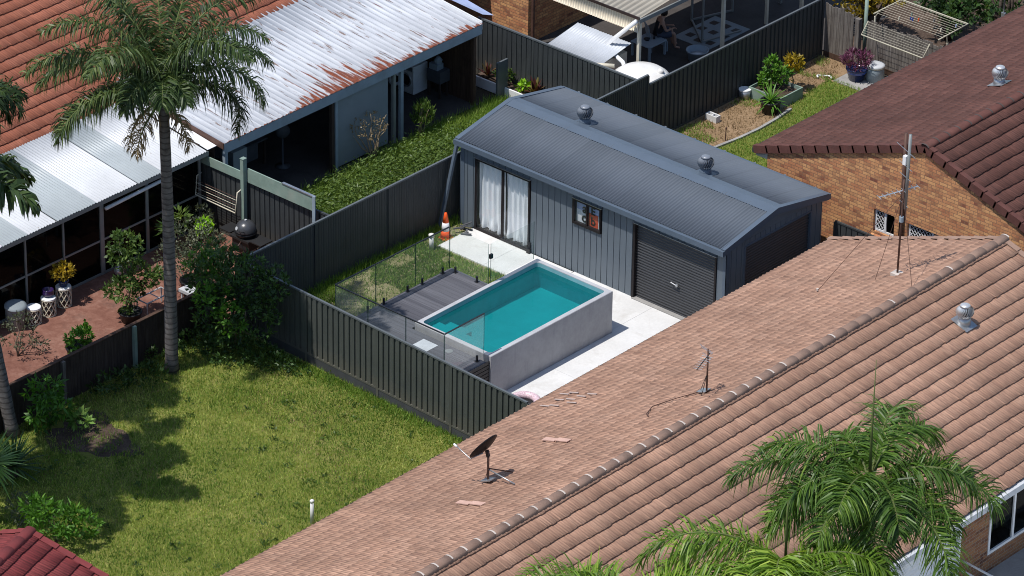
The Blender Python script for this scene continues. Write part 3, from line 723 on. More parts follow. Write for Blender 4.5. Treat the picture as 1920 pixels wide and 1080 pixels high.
for y, s in ((-.09, 1), (Y1 - .01, -1)):
    MB().box((-.03, y, EH - .155), (9.03, y + .10, EH - .012)).build('gutter', M['shed_trim'], SH)
for i in range(9):
    MB().box((0.5 + i, Y1 + .085, EH - .03), (0.56 + i, Y1 + .105, EH + .006)).build('gutter_bracket', M['galv'], SH)
# walls: cladding strips as panels with a thin groove between, openings left free
def clad(a, b, z0, z1, axis, at, face):
    us, hs = trapezoid_us(b - a, 0.205, 0.185, 0.006); m = len(us); P = []
    for z in (z0, z1):
        for u, hh in zip(us, hs):
            d = at + face * (hh * 0.022 - 0.022)
            P.append((a + u, d, z) if axis == 'x' else (d, a + u, z))
    o = make('wall', P, [(k, k + 1, m + k + 1, m + k) for k in range(m - 1)], M['shed_wall'], SH)
WF = 0.15
ZT = 2.46
for a, b, z0, z1 in ((0.06, .55, 0.03, ZT), (.55, 2.46, 2.13, ZT), (2.46, 3.90, .03, ZT), (3.90, 4.88, .03, 1.44), (3.90, 4.88, 2.17, ZT), (4.88, 5.96, .03, ZT), (5.96, 8.66, 2.16, ZT), (8.66, 8.95, .03, ZT)):
    clad(a, b, z0, z1, 'x', WF, -1)
clad(.06, 8.95, 0.0, ZT, 'x', 4.0, 1)
clad(WF, 4.0, 0.0, ZT, 'y', 0.06, -1)
for a, b, z0, z1 in ((WF, .87, 0, ZT), (.87, 3.55, 2.28, ZT), (3.55, 4.0, 0, ZT)):
    clad(a, b, z0, z1, 'y', 8.95, 1)
for xo, fc in ((0.06, 1), (8.935, 1)):
    MB().prism([(xo, WF, ZT), (xo, 4.0, ZT), (xo, ym, RH - .03)], (.012, 0, 0)).build('gable_infill', M['shed_wall'], SH)
MB().box((.02, WF - .012, .03), (.16, WF - .004, ZT)).build('corner_trim', M['shed_trim'], SH)
MB().box((8.87, WF - .014, .03), (8.97, WF - .004, ZT)).box((8.956, WF - .014, .0), (8.97, WF + .12, ZT)).build('corner_trim', M['shed_trim'], SH)
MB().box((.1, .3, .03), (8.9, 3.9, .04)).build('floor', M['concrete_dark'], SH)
# glazed sliding door
dr = MB(); X0, X1, Z0, Z1 = .55, 2.46, .035, 2.13
for a, b in (((X0, .115, Z0), (X0 + .055, .17, Z1)), ((X1 - .055, .115, Z0), (X1, .17, Z1)), ((X0 + .055, .115, Z1 - .06), (X1 - .055, .17, Z1)), ((X0 + .055, .115, Z0), (X1 - .055, .17, Z0 + .06)), ((1.475, .12, Z0 + .06), (1.545, .165, Z1 - .06))):
    dr.box(a, b)
D = dr.build('sliding_door', M['darkframe'], SH)
MB().box((X0 - .015, .085, Z1 + .001), (X1 + .015, .15, Z1 + .02)).build('door_head_flashing', M['galv'], D)
for a, b in ((X0 + .055, 1.475), (1.545, X1 - .055)):
    MB().box((a, .140, Z0 + .06), (b, .146, Z1 - .06)).build('pane', M['window_glass'], D)
    us = np.linspace(a - .02, b + .02, 70); zs = np.linspace(.10, 2.1, 30); U, V = np.meshgrid(us, zs)
    rr = random.Random(int(a * 10)); ph = rr.uniform(0, 6)
    yy = .285 + .032 * np.sin(U * 34 + ph + .8 * np.sin(V * 2)) + .015 * np.sin(U * 71 + V * 1.5) + .05 * np.exp(-(V - .15) ** 2 / .02) * np.sin(U * 22 + 1)
    idx = np.arange(U.size).reshape(U.shape)
    make('curtain', np.stack([U, yy, V], -1).reshape(-1, 3), np.stack([idx[:-1, :-1], idx[:-1, 1:], idx[1:, 1:], idx[1:, :-1]], -1).reshape(-1, 4), M['curtain'], D, True)
MB().box((X1 + .005, .10, .035), (X1 + .05, .145, .33)).box((X1 - .03, .05, .035), (X1 + .07, .10, .16)).build('door_stop', M['darkframe'], SH)
# window with the printed film
wn = MB(); X0, X1, Z0, Z1 = 3.92, 4.87, 1.45, 2.16
for a, b in (((X0, .10, Z0), (X0 + .075, .18, Z1)), ((X1 - .045, .10, Z0), (X1, .18, Z1)), ((X0 + .075, .10, Z1 - .045), (X1 - .045, .18, Z1)), ((X0 + .075, .10, Z0), (X1 - .045, .18, Z0 + .07)), ((4.375, .105, Z0 + .07), (4.425, .17, Z1 - .045))): wn.box(a, b)
W = wn.build('window', M['darkframe'], SH)
MB().box((X0 - .02, .095, Z1 + .001), (X1 + .02, .15, Z1 + .018)).build('window_head_flashing', M['galv'], W)
MB().box((X0 + .075, .130, Z0 + .07), (4.375, .134, Z1 - .045)).box((4.425, .130, Z0 + .07), (X1 - .045, .134, Z1 - .045)).build('pane', M['window_glass'], W)
MB().box((X0 + .07, .20, Z0 + .05), (X1 - .04, .206, 1.86)).build('printed_film', M['white'], W)
MB().box((X0 + .07, .20, 1.862), (X1 - .04, .206, Z1 - .04)).build('printed_film', M['bluefilm'], W)
MB().box((4.40, .190, Z0 + .06), (4.72, .196, 1.88)).build('red_square', M['red'], W)
def letters(txt, x, z, size, parent, y=.186, mat='ink'):
    c = bpy.data.curves.new('lettering', 'FONT'); c.body = txt; c.size = size; c.extrude = .002; c.offset = .008 * size / .3; c.align_x = 'CENTER'
    c.materials.append(M[mat]); o = bpy.data.objects.new('lettering', c); COL.objects.link(o)
    dg = bpy.context.evaluated_depsgraph_get(); me = bpy.data.meshes.new_from_object(o.evaluated_get(dg)); bpy.data.objects.remove(o)
    o = bpy.data.objects.new('lettering', me); COL.objects.link(o); o.parent = parent
    o.location = Vector((x, y, z)) - org(parent); o.rotation_euler = (PI / 2, 0, 0); return o
letters('a', 4.27, 1.82, .36, W); letters('E', 4.55, 1.86, .30, W)
letters('o', 4.27, 1.56, .36, W); letters('b', 4.56, 1.56, .33, W)
# roller doors
def roller(axis, a, b, z0, z1, at, face, name='roller_door', mat='roller', rib=.078, parent=SH):
    zs = np.arange(z0, z1 + 1e-6, rib / 6); hh = .013 * np.cos(2 * PI * (zs - z0) / rib); P = []; n = len(zs)
    for z, h in zip(zs, hh):
        for u in (a, b): P.append((u, at + face * h, z) if axis == 'x' else (at + face * h, u, z))
    return make(name, P, [(2 * i, 2 * i + 1, 2 * i + 3, 2 * i + 2) for i in range(n - 1)], M[mat], parent, True)
g = roller('x', 6.02, 8.62, .06, 2.16, .21, -1)
for xa, xb in ((5.95, 6.02), (8.62, 8.67)): MB().box((xa, .11, .03), (xb, .23, 2.165)).build('door_jamb', M['darkframe'], g)
MB().box((5.95, .105, 2.168), (8.67, .16, 2.185)).build('door_head_flashing', M['galv'], g)
MB().box((6.0, .06, .031), (8.64, .26, .056)).build('door_threshold', M['concrete_old'], g)
hd = MB().tube([(7.22, .16, .93), (7.22, .13, .93), (7.42, .13, .90), (7.42, .16, .90)], .014, 6); hd.lathe((7.40, .17, .90), [(.045, 0), (.045, .04), (.02, .05)], 10, (0, -1, 0)); hd.build('handle', M['galv'], g)
g = roller('y', .92, 3.52, .03, 2.26, 8.90, 1)
for q0, q1 in (((8.86, .86, 0), (8.965, .92, 2.28)), ((8.86, 3.52, 0), (8.965, 3.57, 2.28)), ((8.88, .92, 2.26), (8.965, 3.52, 2.31))): MB().box(q0, q1).build('door_jamb', M['shed_trim'], g)

# whirlybird roof turbines
def turbine(label, loc, mats, group, tilt, sc=1.0, name='roof_turbine'):
    t = thing(name, label, 'roof vent', loc, group); x, y, z = loc; V = Vector
    f = MB(); f.add([(x + a * .24 * sc, y + b * .22 * sc, z + .012 + tilt[0] * a * .24 * sc + tilt[1] * b * .22 * sc) for a, b in ((-1, -1), (1, -1), (1, 1), (-1, 1))], [(0, 1, 2, 3)])
    f.build('flashing', M[mats[1]], t)
    MB().lathe(loc, [(.165 * sc, -.08), (.155 * sc, .05 * sc), (.145 * sc, .16 * sc)], 20).build('throat', M[mats[1]], t, True)
    h = MB(); n = 22; H = .31 * sc; zc = z + .16 * sc
    for i in range(n):
        A = []; B = []
        for j in range(9):
            u = j / 8; rad = (.135 + .085 * math.sin(PI * min(1, u * .93 + .05))) * sc * (1 - .35 * max(0, u - .7) / .3); tw = 2 * PI * i / n + .75 * u
            A.append(V((x + rad * math.cos(tw), y + rad * math.sin(tw), zc + H * u)))
            w2 = tw + 2 * PI / n * .86; r2 = rad * .84
            B.append(V((x + r2 * math.cos(w2), y + r2 * math.sin(w2), zc + H * u)))
        h.add(A + B, [(j, j + 1, 9 + j + 1, 9 + j) for j in range(8)])
    o = make('vanes', h.v, h.f, M[mats[0]], t, True)
    MB().lathe((x, y, zc + H - .012), [(.135 * sc, -.01), (.115 * sc, .025 * sc), (.06 * sc, .045 * sc), (0.0, .05 * sc)], 20).build('cap', M[mats[0]], t, True)
    MB().lathe((x, y, zc), [(.15 * sc, -.005), (.15 * sc, .02)], 20).build('collar', M[mats[1]], t, True)
    MB().lathe((x, y, zc), [(.07 * sc, 0.02), (.07 * sc, H * .9)], 10).build('core', M['darkframe'], t, True)
    return t
M['kettle'] = paint('kettle_enamel', (0.05, 0.053, 0.06), 0.3, 0, 0.1, 5, 0.6)
M['turb'] = paint('painted_turbine', (0.17, 0.19, 0.22), 0.36, 0.0, 0.1, 5, 0.6)
turbine('painted blue grey roof turbine near the left end of the shed ridge', (2.24, ym + .42, RH - .42 * k), ('turb', 'shed_trim'), 'turbines on the shed roof', (0, -k))
turbine('painted blue grey roof turbine near the roller door end of the shed', (6.36, ym + .36, RH - .36 * k), ('turb', 'shed_trim'), 'turbines on the shed roof', (0, -k))

# ================================================================== plunge pool and deck
PX0, PX1, PY0, PY1, PH_, T = 4.275, 6.80, -6.19, -1.635, 1.225, 0.125
PL = thing('plunge_pool', 'raised concrete plunge pool filled with teal water', 'pool', ((PX0 + PX1) / 2, (PY0 + PY1) / 2, 0.03))
P = []
def ringv(x0, x1, y0, y1, z): return [(x0, y0, z), (x1, y0, z), (x1, y1, z), (x0, y1, z)]
c = .012
vv = ringv(PX0, PX1, PY0, PY1, .03) + ringv(PX0, PX1, PY0, PY1, PH_ - c) + ringv(PX0 + c, PX1 - c, PY0 + c, PY1 - c, PH_)
MB().add(vv, [(i, (i + 1) % 4, 4 + (i + 1) % 4, 4 + i) for i in range(4)] + [(4 + i, 4 + (i + 1) % 4, 8 + (i + 1) % 4, 8 + i) for i in range(4)]).build('shell', M['pool'], PL)
def rrect(x0, x1, y0, y1, r, z, n=5):
    out = []
    for cx, cy, a in ((x1 - r, y1 - r, 0), (x0 + r, y1 - r, 90), (x0 + r, y0 + r, 180), (x1 - r, y0 + r, 270)):
        for i in range(n + 1): t = R(a + 90 * i / n); out.append((cx + r * math.cos(t), cy + r * math.sin(t), z))
    return out
inn = rrect(PX0 + T, PX1 - T, PY0 + T, PY1 - T, .10, PH_); n = len(inn); ou = rrect(PX0 + c, PX1 - c, PY0 + c, PY1 - c, .002, PH_)
lowr = [(x, y, PH_ - .02) for x, y, z in inn]
MB().add(ou + inn + lowr, [(i, (i + 1) % n, n + (i + 1) % n, n + i) for i in range(n)] + [(n + i, n + (i + 1) % n, 2 * n + (i + 1) % n, 2 * n + i) for i in range(n)]).build('rim', M['pool_rim'], PL)
bt = [(x, y, .52) for x, y, z in inn]
MB().add(lowr + bt, [(i, (i + 1) % n, n + (i + 1) % n, n + i) for i in range(n)]).build('wall_lining', M['pool_lining_shaded'], PL)
MB().add(bt, [tuple(range(n))]).build('floor_lining', M['pool_inside'], PL)
MB().box((PX0 + T, PY0 + T, .54), (PX1 - T, PY0 + T + .60, .99)).box((PX0 + T, PY0 + T + .60, .54), (PX0 + T + .75, PY0 + T + 1.0, .84)).build('bench', M['pool_inside'], PL)
wl = rrect(PX0 + T - .01, PX1 - T + .01, PY0 + T - .01, PY1 - T + .01, .10, PH_ - .13)
make('water', wl, [tuple(range(len(wl)))], M['water'], PL)
# deck: boards run along x
DZ = 1.10
DK = thing('deck', 'dark grey composite deck around the near end and side of the pool', 'deck', (3.6, -5.5, 0))
bd = MB(); y = -7.86
while y < -3.42:
    x1 = 6.74 if y < PY0 - .15 else PX0 - .006
    bd.box((2.88, y, DZ - .025), (x1, y + .136, DZ)); y += .142
bd.build('boards', M['deck'], DK)
MB().box((2.86, -7.88, .02), (2.878, -3.40, DZ - .004)).build('side_fascia', M['plastic_black'], DK)
MB().box((2.88, -3.415, .02), (PX0 - .01, -3.397, DZ - .004)).build('side_fascia', M['timber_brown'], DK)
sc_ = MB()
for i in range(10): sc_.box((6.742, -7.88, .06 + i * .105), (6.765, PY0 - .006, .145 + i * .105))
sc_.build('slat_screen', M['plastic_black'], DK)
MB().box((6.70, -7.8, .02), (6.738, PY0 - .05, DZ - .03)).build('screen_backing', M['black'], DK)
MB().box((4.86, -6.93, DZ + .001), (5.34, -6.50, DZ + .006)).build('access_panel', M['grey_trim'], DK)
MB().lathe((5.72, -6.52, DZ + .001), [(.10, 0), (.10, .006), (.06, .008)], 18).build('skimmer_lid', M['grey_alu'], DK)
# frameless glass fence
GF = thing('glass_fence', 'frameless clear glass pool fence standing on the dark deck', 'glass fence', (3.6, -5.5, DZ))
def pane(p, q, z0, z1, latch=False, cap=True):
    p = Vector((*p, 0)); q = Vector((*q, 0)); d = (q - p).normalized(); a = p + d * .012; b = q - d * .012
    o = MB().bar(a + Vector((0, 0, (z0 + z1) / 2)), b + Vector((0, 0, (z0 + z1) / 2)), .012, z1 - z0).build('pane', M['glass'], GF)
    L = (q - p).length
    for e_ in (a, b): MB().bar(e_ + Vector((0, 0, z0 + .002)), e_ + Vector((0, 0, z1)), .014, .006, up=d).build('edge_strip', M['edge'], o)
    if cap:
        MB().bar(a + Vector((0, 0, z1 + .009)), b + Vector((0, 0, z1 + .011)), .034, .022).build('top_strip', M['black'], o)
    return o
def spigot(x, y):
    MB().box((x - .05, y - .05, DZ + .001), (x + .05, y + .05, DZ + .012)).box((x - .02, y - .022, DZ + .012), (x + .02, y + .022, DZ + .16)).build('spigot', M['black'], GF)
M['edge'] = glass_mat('glass_edge', (0.30, 0.42, 0.40), 0.1, (0.2, 0.35, 0.33))
gx, gy, gz = 2.915, -7.60, DZ + .05
ys = [-7.60, -6.15, -4.70, -3.44]
for a, b in zip(ys[:-1], ys[1:]):
    pane((gx, a), (gx, b), gz, 2.32)
    for t in (.2, .8): spigot(gx, a + (b - a) * t)
xs = [2.915, 4.02, 5.28, 6.55]
for a, b in zip(xs[:-1], xs[1:]):
    pane((a, gy), (b, gy), gz, 2.32)
    for t in (.22, .78): spigot(a + (b - a) * t, gy)
pane((6.55, -7.60), (6.55, -6.16), gz, 2.32)
for yy in (-7.3, -6.42): spigot(6.55, yy)
pane((gx, -3.44), (4.25, -3.44), gz, 2.32, cap=False)
for xx in (3.12, 3.85): spigot(xx, -3.44)
pane((4.262, -3.40), (4.262, -1.75), PH_ + .02, 2.32, cap=False)
MB().box((4.23, -3.42, 1.90), (4.29, -3.33, 2.02)).build('latch', M['black'], GF)
tag(MB().box((5.98, -7.34, DZ + .02), (6.20, -7.22, DZ + .10)).box((6.0, -7.36, DZ + .10), (6.18, -7.20, DZ + .13)).build('sponge_box', M['bluefilm']), 'small pale blue box left on the deck corner near the slat screen', 'box')

# leaning brace, cone, capped pipe, ring
MB().bar((-.06, .10, 2.36), (-.16, -.46, .0), .09, .07).build('brace_post', M['shed_trim'])
tag(bpy.data.objects['brace_post'], 'slanted blue grey steel post propped under the left eave of the shed', 'post')
CN = thing('traffic_cone', 'orange traffic cone with a white band by the shed brace', 'traffic cone', (.30, -.72, 0))
MB().box((.14, -.88, .002), (.46, -.56, .03)).build('base', M['orange'], CN)
MB().lathe((.30, -.72, .035), [(.135, 0), (.115, .20)], 20).lathe((.30, -.72, .035), [(.085, .43), (.035, .70), (.028, .705)], 20).build('cone_body', M['orange'], CN, True)
MB().lathe((.30, -.72, .035), [(.1165, .20), (.0865, .43)], 20).build('white_band', M['white'], CN, True)
t = thing('vent_pipe', 'short capped white pipe in the grass near the traffic cone', 'pipe', (.47, -1.45, 0))
MB().lathe((.47, -1.45, 0), [(.06, 0), (.06, .40)], 14).build('pipe', M['pvc'], t, True); MB().lathe((.47, -1.45, .38), [(.075, 0), (.075, .07), (.04, .09)], 14).build('cap', M['pvc'], t, True)
t = thing('vent_pipe', 'slender white pipe with a cap rising from the lawn beside the tiled eave', 'pipe', (7.62, -13.30, 0))
MB().lathe((7.62, -13.30, 0), [(.045, 0), (.045, .62)], 14).build('pipe', M['pvc'], t, True); MB().lathe((7.62, -13.30, .60), [(.052, 0), (.052, .05), (.03, .075)], 14).build('cap', M['pvc'], t, True)
rg = MB(); pts = [(7.60 + .40 * math.cos(a), -5.78 + .40 * math.sin(a), .17) for a in np.linspace(0, 2 * PI, 33)[:-1]]
rv = []; rf = []
for i, p in enumerate(pts):
    a = 2 * PI * i / 32
    for j in range(10):
        b = 2 * PI * j / 10; rr = .33 + .10 * math.cos(b); rv.append((7.60 + rr * math.cos(a), -5.85 + rr * math.sin(a), .135 + .10 * math.sin(b)))
for i in range(32):
    for j in range(10): rf.append((i * 10 + j, ((i + 1) % 32) * 10 + j, ((i + 1) % 32) * 10 + (j + 1) % 10, i * 10 + (j + 1) % 10))
t = thing('swim_ring', 'pink speckled swim ring with a dark centre on the pale concrete', 'swim ring', (7.60, -5.85, .03))
make('ring', rv, rf, M['pinkdot'], t, True); MB().lathe((7.60, -5.85, .035), [(.25, 0), (.25, .05), (.0, .055)], 24).build('seat', M['plastic_black'], t)
rs_ = random.Random(8); jb = MB()
for i in range(7):
    x = .15 + rs_.uniform(0, .5); y = rs_.uniform(-.38, -.05); a = rs_.uniform(0, 3); jb.bar((x, y, .03 + i * .02), (x + .35 * math.cos(a), y + .18 * math.sin(a), .05 + i * .03), .05, .03)
tag(jb.build('offcut_pile', M['dim']), 'small heap of grey steel offcuts at the foot of the shed corner', 'scrap')

# ================================================================== steel fences
metal_fence('grey green ribbed steel fence between the lawn and the pool deck', (-.30, -7.80), (9.72, -8.16), 1.95, 4, M['fence_lawn'], None, plinth=.24, period=.19, top=.115, flank=.01, depth=.036, side=-1, trim=M['charcoal_trim'])
metal_fence('shaded charcoal fence with fine ribs running from the pool yard corner to the shed', (-.27, .45), (-.27, -7.74), 1.9, 3, M['charcoal'], None, period=.09, top=.05, flank=.012, depth=.006, side=1, trim=M['charcoal_trim'])
metal_fence('brown grey ribbed fence behind the kettle barbecue', (-5.0, -4.55), (-.36, -4.42), 1.86, 3, M['charcoal'], None, period=.175, top=.14, flank=.008, depth=.028, side=-1)
metal_fence('charcoal ribbed fence behind the narrow raised garden bed', (-5.6, 7.05), (.56, 7.05), 1.8, 3, M['charcoal'], None, period=.18, top=.155, flank=.007, depth=.028, side=-1, trim=M['charcoal_trim'])
metal_fence('long charcoal ribbed fence along the dry grass yard', (.60, 14.68), (.60, 7.08), 1.8, 3, M['charcoal'], None, period=.18, top=.10, flank=.012, depth=.032, side=1, trim=M['charcoal_trim'])
metal_fence('short raised end of charcoal fence behind the shed roof', (.60, 7.02), (.60, 4.35), 2.1, 1, M['charcoal'], None, period=.09, top=.05, flank=.01, depth=.012, side=1, trim=M['charcoal_trim'])
metal_fence('dark ribbed fence in the gap between the shed and the blonde brick gable', (9.08, 4.42), (14.4, 4.42), 1.72, 2, M['charcoal'], None, period=.18, top=.15, flank=.008, depth=.028, side=-1)
# pale green boards and tall post on the barbecue fence
t = thing('screen_board', 'pale green painted boards screwed along the top of the barbecue fence', 'board', (-2.5, -4.52, 1.9))
MB().box((-4.92, -4.60, 1.87), (-3.28, -4.565, 2.12)).build('board', M['palegreen'], t)
MB().box((-3.10, -4.58, 1.88), (-.72, -4.545, 2.28)).build('board', M['palegreen'], t)
MB().box((-1.85, -4.60, 2.285), (-.70, -4.52, 2.315)).build('capping', M['alu'], t)
MB().box((-.76, -4.61, 1.25), (-.66, -4.585, 2.33)).build('end_strip', M['bluegrey'], t)
tag(MB().box((-3.24, -4.70, .02), (-3.13, -4.58, 2.55)).box((-3.25, -4.71, 2.55), (-3.12, -4.57, 2.57)).build('post', M['palegreen']), 'tall pale green post standing between the two runs of green boards', 'post')
tag(MB().box((-4.99, -4.70, .02), (-4.90, -4.60, 2.25)).build('post', M['palegreen']), 'pale green corner post at the patio screen end of the fence', 'post')
# wall clothesline on that fence
t = thing('clothesline', 'small cream fold down clothesline hanging on the barbecue fence', 'clothesline', (-3.95, -4.75, 1.0))
MB().tube([(-4.72, -4.65, 1.62), (-4.74, -4.80, 1.58), (-4.74, -4.86, 1.04), (-3.28, -4.86, 1.02), (-3.26, -4.80, 1.60), (-3.24, -4.65, 1.66)], .018, 7).build('frame', M['offwhite'], t, True)
for i in range(6):
    z = 1.10 + i * .075; MB().tube([(-4.74, -4.85, z), (-3.27, -4.85, z)], .007, 5).build('line', M['rustpipe'] if i % 2 else M['offwhite'], t)

# ================================================================== tiled houses
def roof_pair(H, rx, rz, half, ez, y0, y1, tile, vy, capm, joint=None, period=.15):
    """ridge along y, verge at vy (either y0 or y1)"""
    L = y1 - y0; dz = rz - ez; SLn = math.hypot(half, dz)
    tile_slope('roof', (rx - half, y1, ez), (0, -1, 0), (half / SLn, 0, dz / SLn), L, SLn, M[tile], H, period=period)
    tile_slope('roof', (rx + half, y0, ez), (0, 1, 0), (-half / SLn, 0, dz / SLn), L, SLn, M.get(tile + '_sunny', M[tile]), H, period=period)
    sgn = 1 if vy == y1 else -1
    for s in (-1, 1):
        vb = MB(); nn = int(SLn / .42); n = Vector((s * dz / SLn, 0, half / SLn)); d = Vector((-s * half / SLn, 0, dz / SLn)); O = Vector((rx + s * half, vy, ez))
        for i in range(nn + 1):
            a = O + d * (i * .42 - .03); b = O + d * min((i + 1) * .42 + .02, SLn); out = Vector((0, .015 * sgn, 0)); inn_ = Vector((0, -.15 * sgn, 0))
            top = [a + n * .07 + inn_, a + n * .08 + out, b + n * .05 + out, b + n * .04 + inn_]; lo = [a - n * .14 + out, b - n * .155 + out]
            vb.add(top + lo, [(0, 1, 2, 3), (1, 4, 5, 2), (0, 1, 4), (3, 2, 5)])
        vb.build('verge_tile', M[capm], H)
    ridge_caps((rx, vy + .02 * sgn, rz + .035), (rx, y1 if vy == y0 else y0, rz + .035), .45, .135, (M[capm], M['mortar'] if joint else M['mortar_dark']), H, joint=joint)

SAL = thing('tiled_house', 'long house with a faded salmon tiled roof below the pool', 'house', (15.79, -12, 0))
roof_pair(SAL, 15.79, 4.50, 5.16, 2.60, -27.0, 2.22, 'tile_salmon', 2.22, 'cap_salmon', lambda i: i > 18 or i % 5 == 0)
MB().box((10.53, -27, 2.45), (10.65, 2.18, 2.575)).build('gutter', M['trimbrown'], SAL)
MB().box((20.93, -27, 2.42), (21.06, 2.18, 2.575)).build('gutter', M['grey_trim'], SAL)
w0, w1 = 15.79 - 4.61, 15.79 + 4.61; gz = 2.60 + .55 * 1.9 / 5.16 - .06; gyy = 1.92
mb = MB()
mb.add([(w0, gyy, 0), (w1, gyy, 0), (w1, gyy, gz), (15.79, gyy, 4.40), (w0, gyy, gz)], [(0, 1, 2, 3, 4)])
mb.add([(w0, -27, 0), (w0, gyy, 0), (w0, gyy, gz), (w0, -27, gz)], [(0, 1, 2, 3)])
# front wall in pieces round the window and the garage opening
F0, F1 = -4.30, -2.15
for a, b, z0, z1 in ((-27, -9.3, 0, gz), (-9.3, -5.45, 2.15, gz), (-5.45, F0, 0, gz), (F0, F1, 0, .50), (F0, F1, 2.12, gz), (F1, 1.92, 0, gz)):
    mb.add([(w1, a, z0), (w1, b, z0), (w1, b, z1), (w1, a, z1)], [(0, 1, 2, 3)])
mb.build('wall', M['brick2'], SAL)
MB().box((w1 - .02, -27, 2.50), (15.79 + 5.14, 2.1, 2.535)).build('eave_lining', M['white'], SAL)
wf = MB()
for a, b in (((w1 - .07, F0, .50), (w1 + .02, F0 + .07, 2.12)), ((w1 - .07, F1 - .07, .50), (w1 + .02, F1, 2.12)), ((w1 - .07, F0 + .07, .50), (w1 + .02, F1 - .07, .57)), ((w1 - .07, F0 + .07, 2.05), (w1 + .02, F1 - .07, 2.12)), ((w1 - .06, -3.36, .57), (w1 + .01, -3.29, 2.05))): wf.box(a, b)
W = wf.build('sliding_window', M['white'], SAL)
MB().box((w1 - .035, F0 + .07, .57), (w1 - .03, -3.36, 2.05)).box((w1 - .035, -3.29, .57), (w1 - .03, F1 - .07, 2.05)).build('pane', M['dark_glass'], W)
MB().box((w1 - .9, F0 - .1, .3), (w1 - .88, F1 + .1, 2.3)).build('room_backing', M['cloth_dark'], W)
cb = MB().box((w1 - .5, -3.1, .55), (w1 - .1, -2.6, .60)).box((w1 - .5, -3.1, .6), (w1 - .46, -2.6, 1.15)).box((w1 - .42, -3.06, .75), (w1 - .40, -2.64, 1.05))
tag(cb.build('white_chair', M['white']), 'white chair seen inside the right pane of the white sliding window', 'chair')
g = roller('y', -9.3, -5.45, .02, 2.15, w1 - .06, 1, 'garage_door', 'white', .16, SAL)
for ya, yb in ((-9.35, -9.3), (-5.45, -5.39)): MB().box((w1 - .10, ya, 0), (w1 + .012, yb, 2.2)).build('door_jamb', M['white'], g)
tag(MB().box((19.55, -3.86, .021), (20.28, -2.86, .035)).build('door_mat', M['mat']), 'dark brown mat on the porch below the white sliding window', 'mat')
t = thing('handrail', 'double white pipe rail beside the porch under the palm fronds', 'railing', (20.6, -5.3, 0))
for dy, z in ((0, .80), (.10, .62)): MB().tube([(19.98, -5.22 - dy, z), (22.6, -5.48 - dy, z)], .028, 8).build('rail', M['white'], t, True)
MB().tube([(22.55, -5.48, .02), (22.55, -5.48, .84)], .03, 8).build('post', M['white'], t, True)
MB().tube([(20.15, -5.26, .02), (20.15, -5.26, .8)], .03, 8).build('post', M['white'], t, True)

BH = thing('tiled_house', 'house with a dark chocolate tiled roof and blonde brick gable wall', 'house', (11.36, 14, 0))
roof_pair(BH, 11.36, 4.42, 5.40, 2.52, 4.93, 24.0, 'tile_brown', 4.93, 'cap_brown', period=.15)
MB().box((11.36 - 5.50, 4.97, 2.36), (11.36 - 5.38, 24, 2.50)).build('gutter', M['charcoal'], BH)
mb = MB(); w0, w1, gy_ = 6.36, 16.36, 4.985; gz = 2.52 + .40 * (1.9 / 5.4) - .06
WIN = ((9.86, 10.52, 1.50, 2.13), (10.93, 12.15, 1.46, 2.10))
xs_ = sorted({w0, w1} | {a for q in WIN for a in q[:2]})
def ztop(x): return 4.42 - abs(x - 11.36) * (1.9 / 5.4) - .09
for a, b in zip(xs_[:-1], xs_[1:]):
    q = [v for v in WIN if v[0] == a]
    mids = [a] + ([11.36] if a < 11.36 < b else []) + [b]
    top = [(x, gy_, ztop(x)) for x in reversed(mids)]
    if q:
        mb.add([(a, gy_, 0), (b, gy_, 0), (b, gy_, q[0][2]), (a, gy_, q[0][2])], [(0, 1, 2, 3)])
        p = [(a, gy_, q[0][3]), (b, gy_, q[0][3])] + top; mb.add(p, [tuple(range(len(p)))])
        for x in (a, b): mb.add([(x, gy_, q[0][2]), (x, gy_ + .11, q[0][2]), (x, gy_ + .11, q[0][3]), (x, gy_, q[0][3])], [(0, 1, 2, 3)])
    else:
        p = [(a, gy_, 0), (b, gy_, 0)] + top; mb.add(p, [tuple(range(len(p)))])
mb.add([(w0, gy_, 0), (w0, 24, 0), (w0, 24, gz), (w0, gy_, gz)], [(0, 1, 2, 3)]).add([(w1, gy_, 0), (w1, 24, 0), (w1, 24, gz), (w1, gy_, gz)], [(0, 1, 2, 3)])
mb.build('wall', M['brick'], BH)
MB().prism([(5.98, 4.99, 2.30), (6.355, 4.99, 2.30), (6.355, 4.99, 2.58), (5.98, 4.99, 2.47)], (0, .3, 0)).build('eave_box', M['offwhite'], BH)
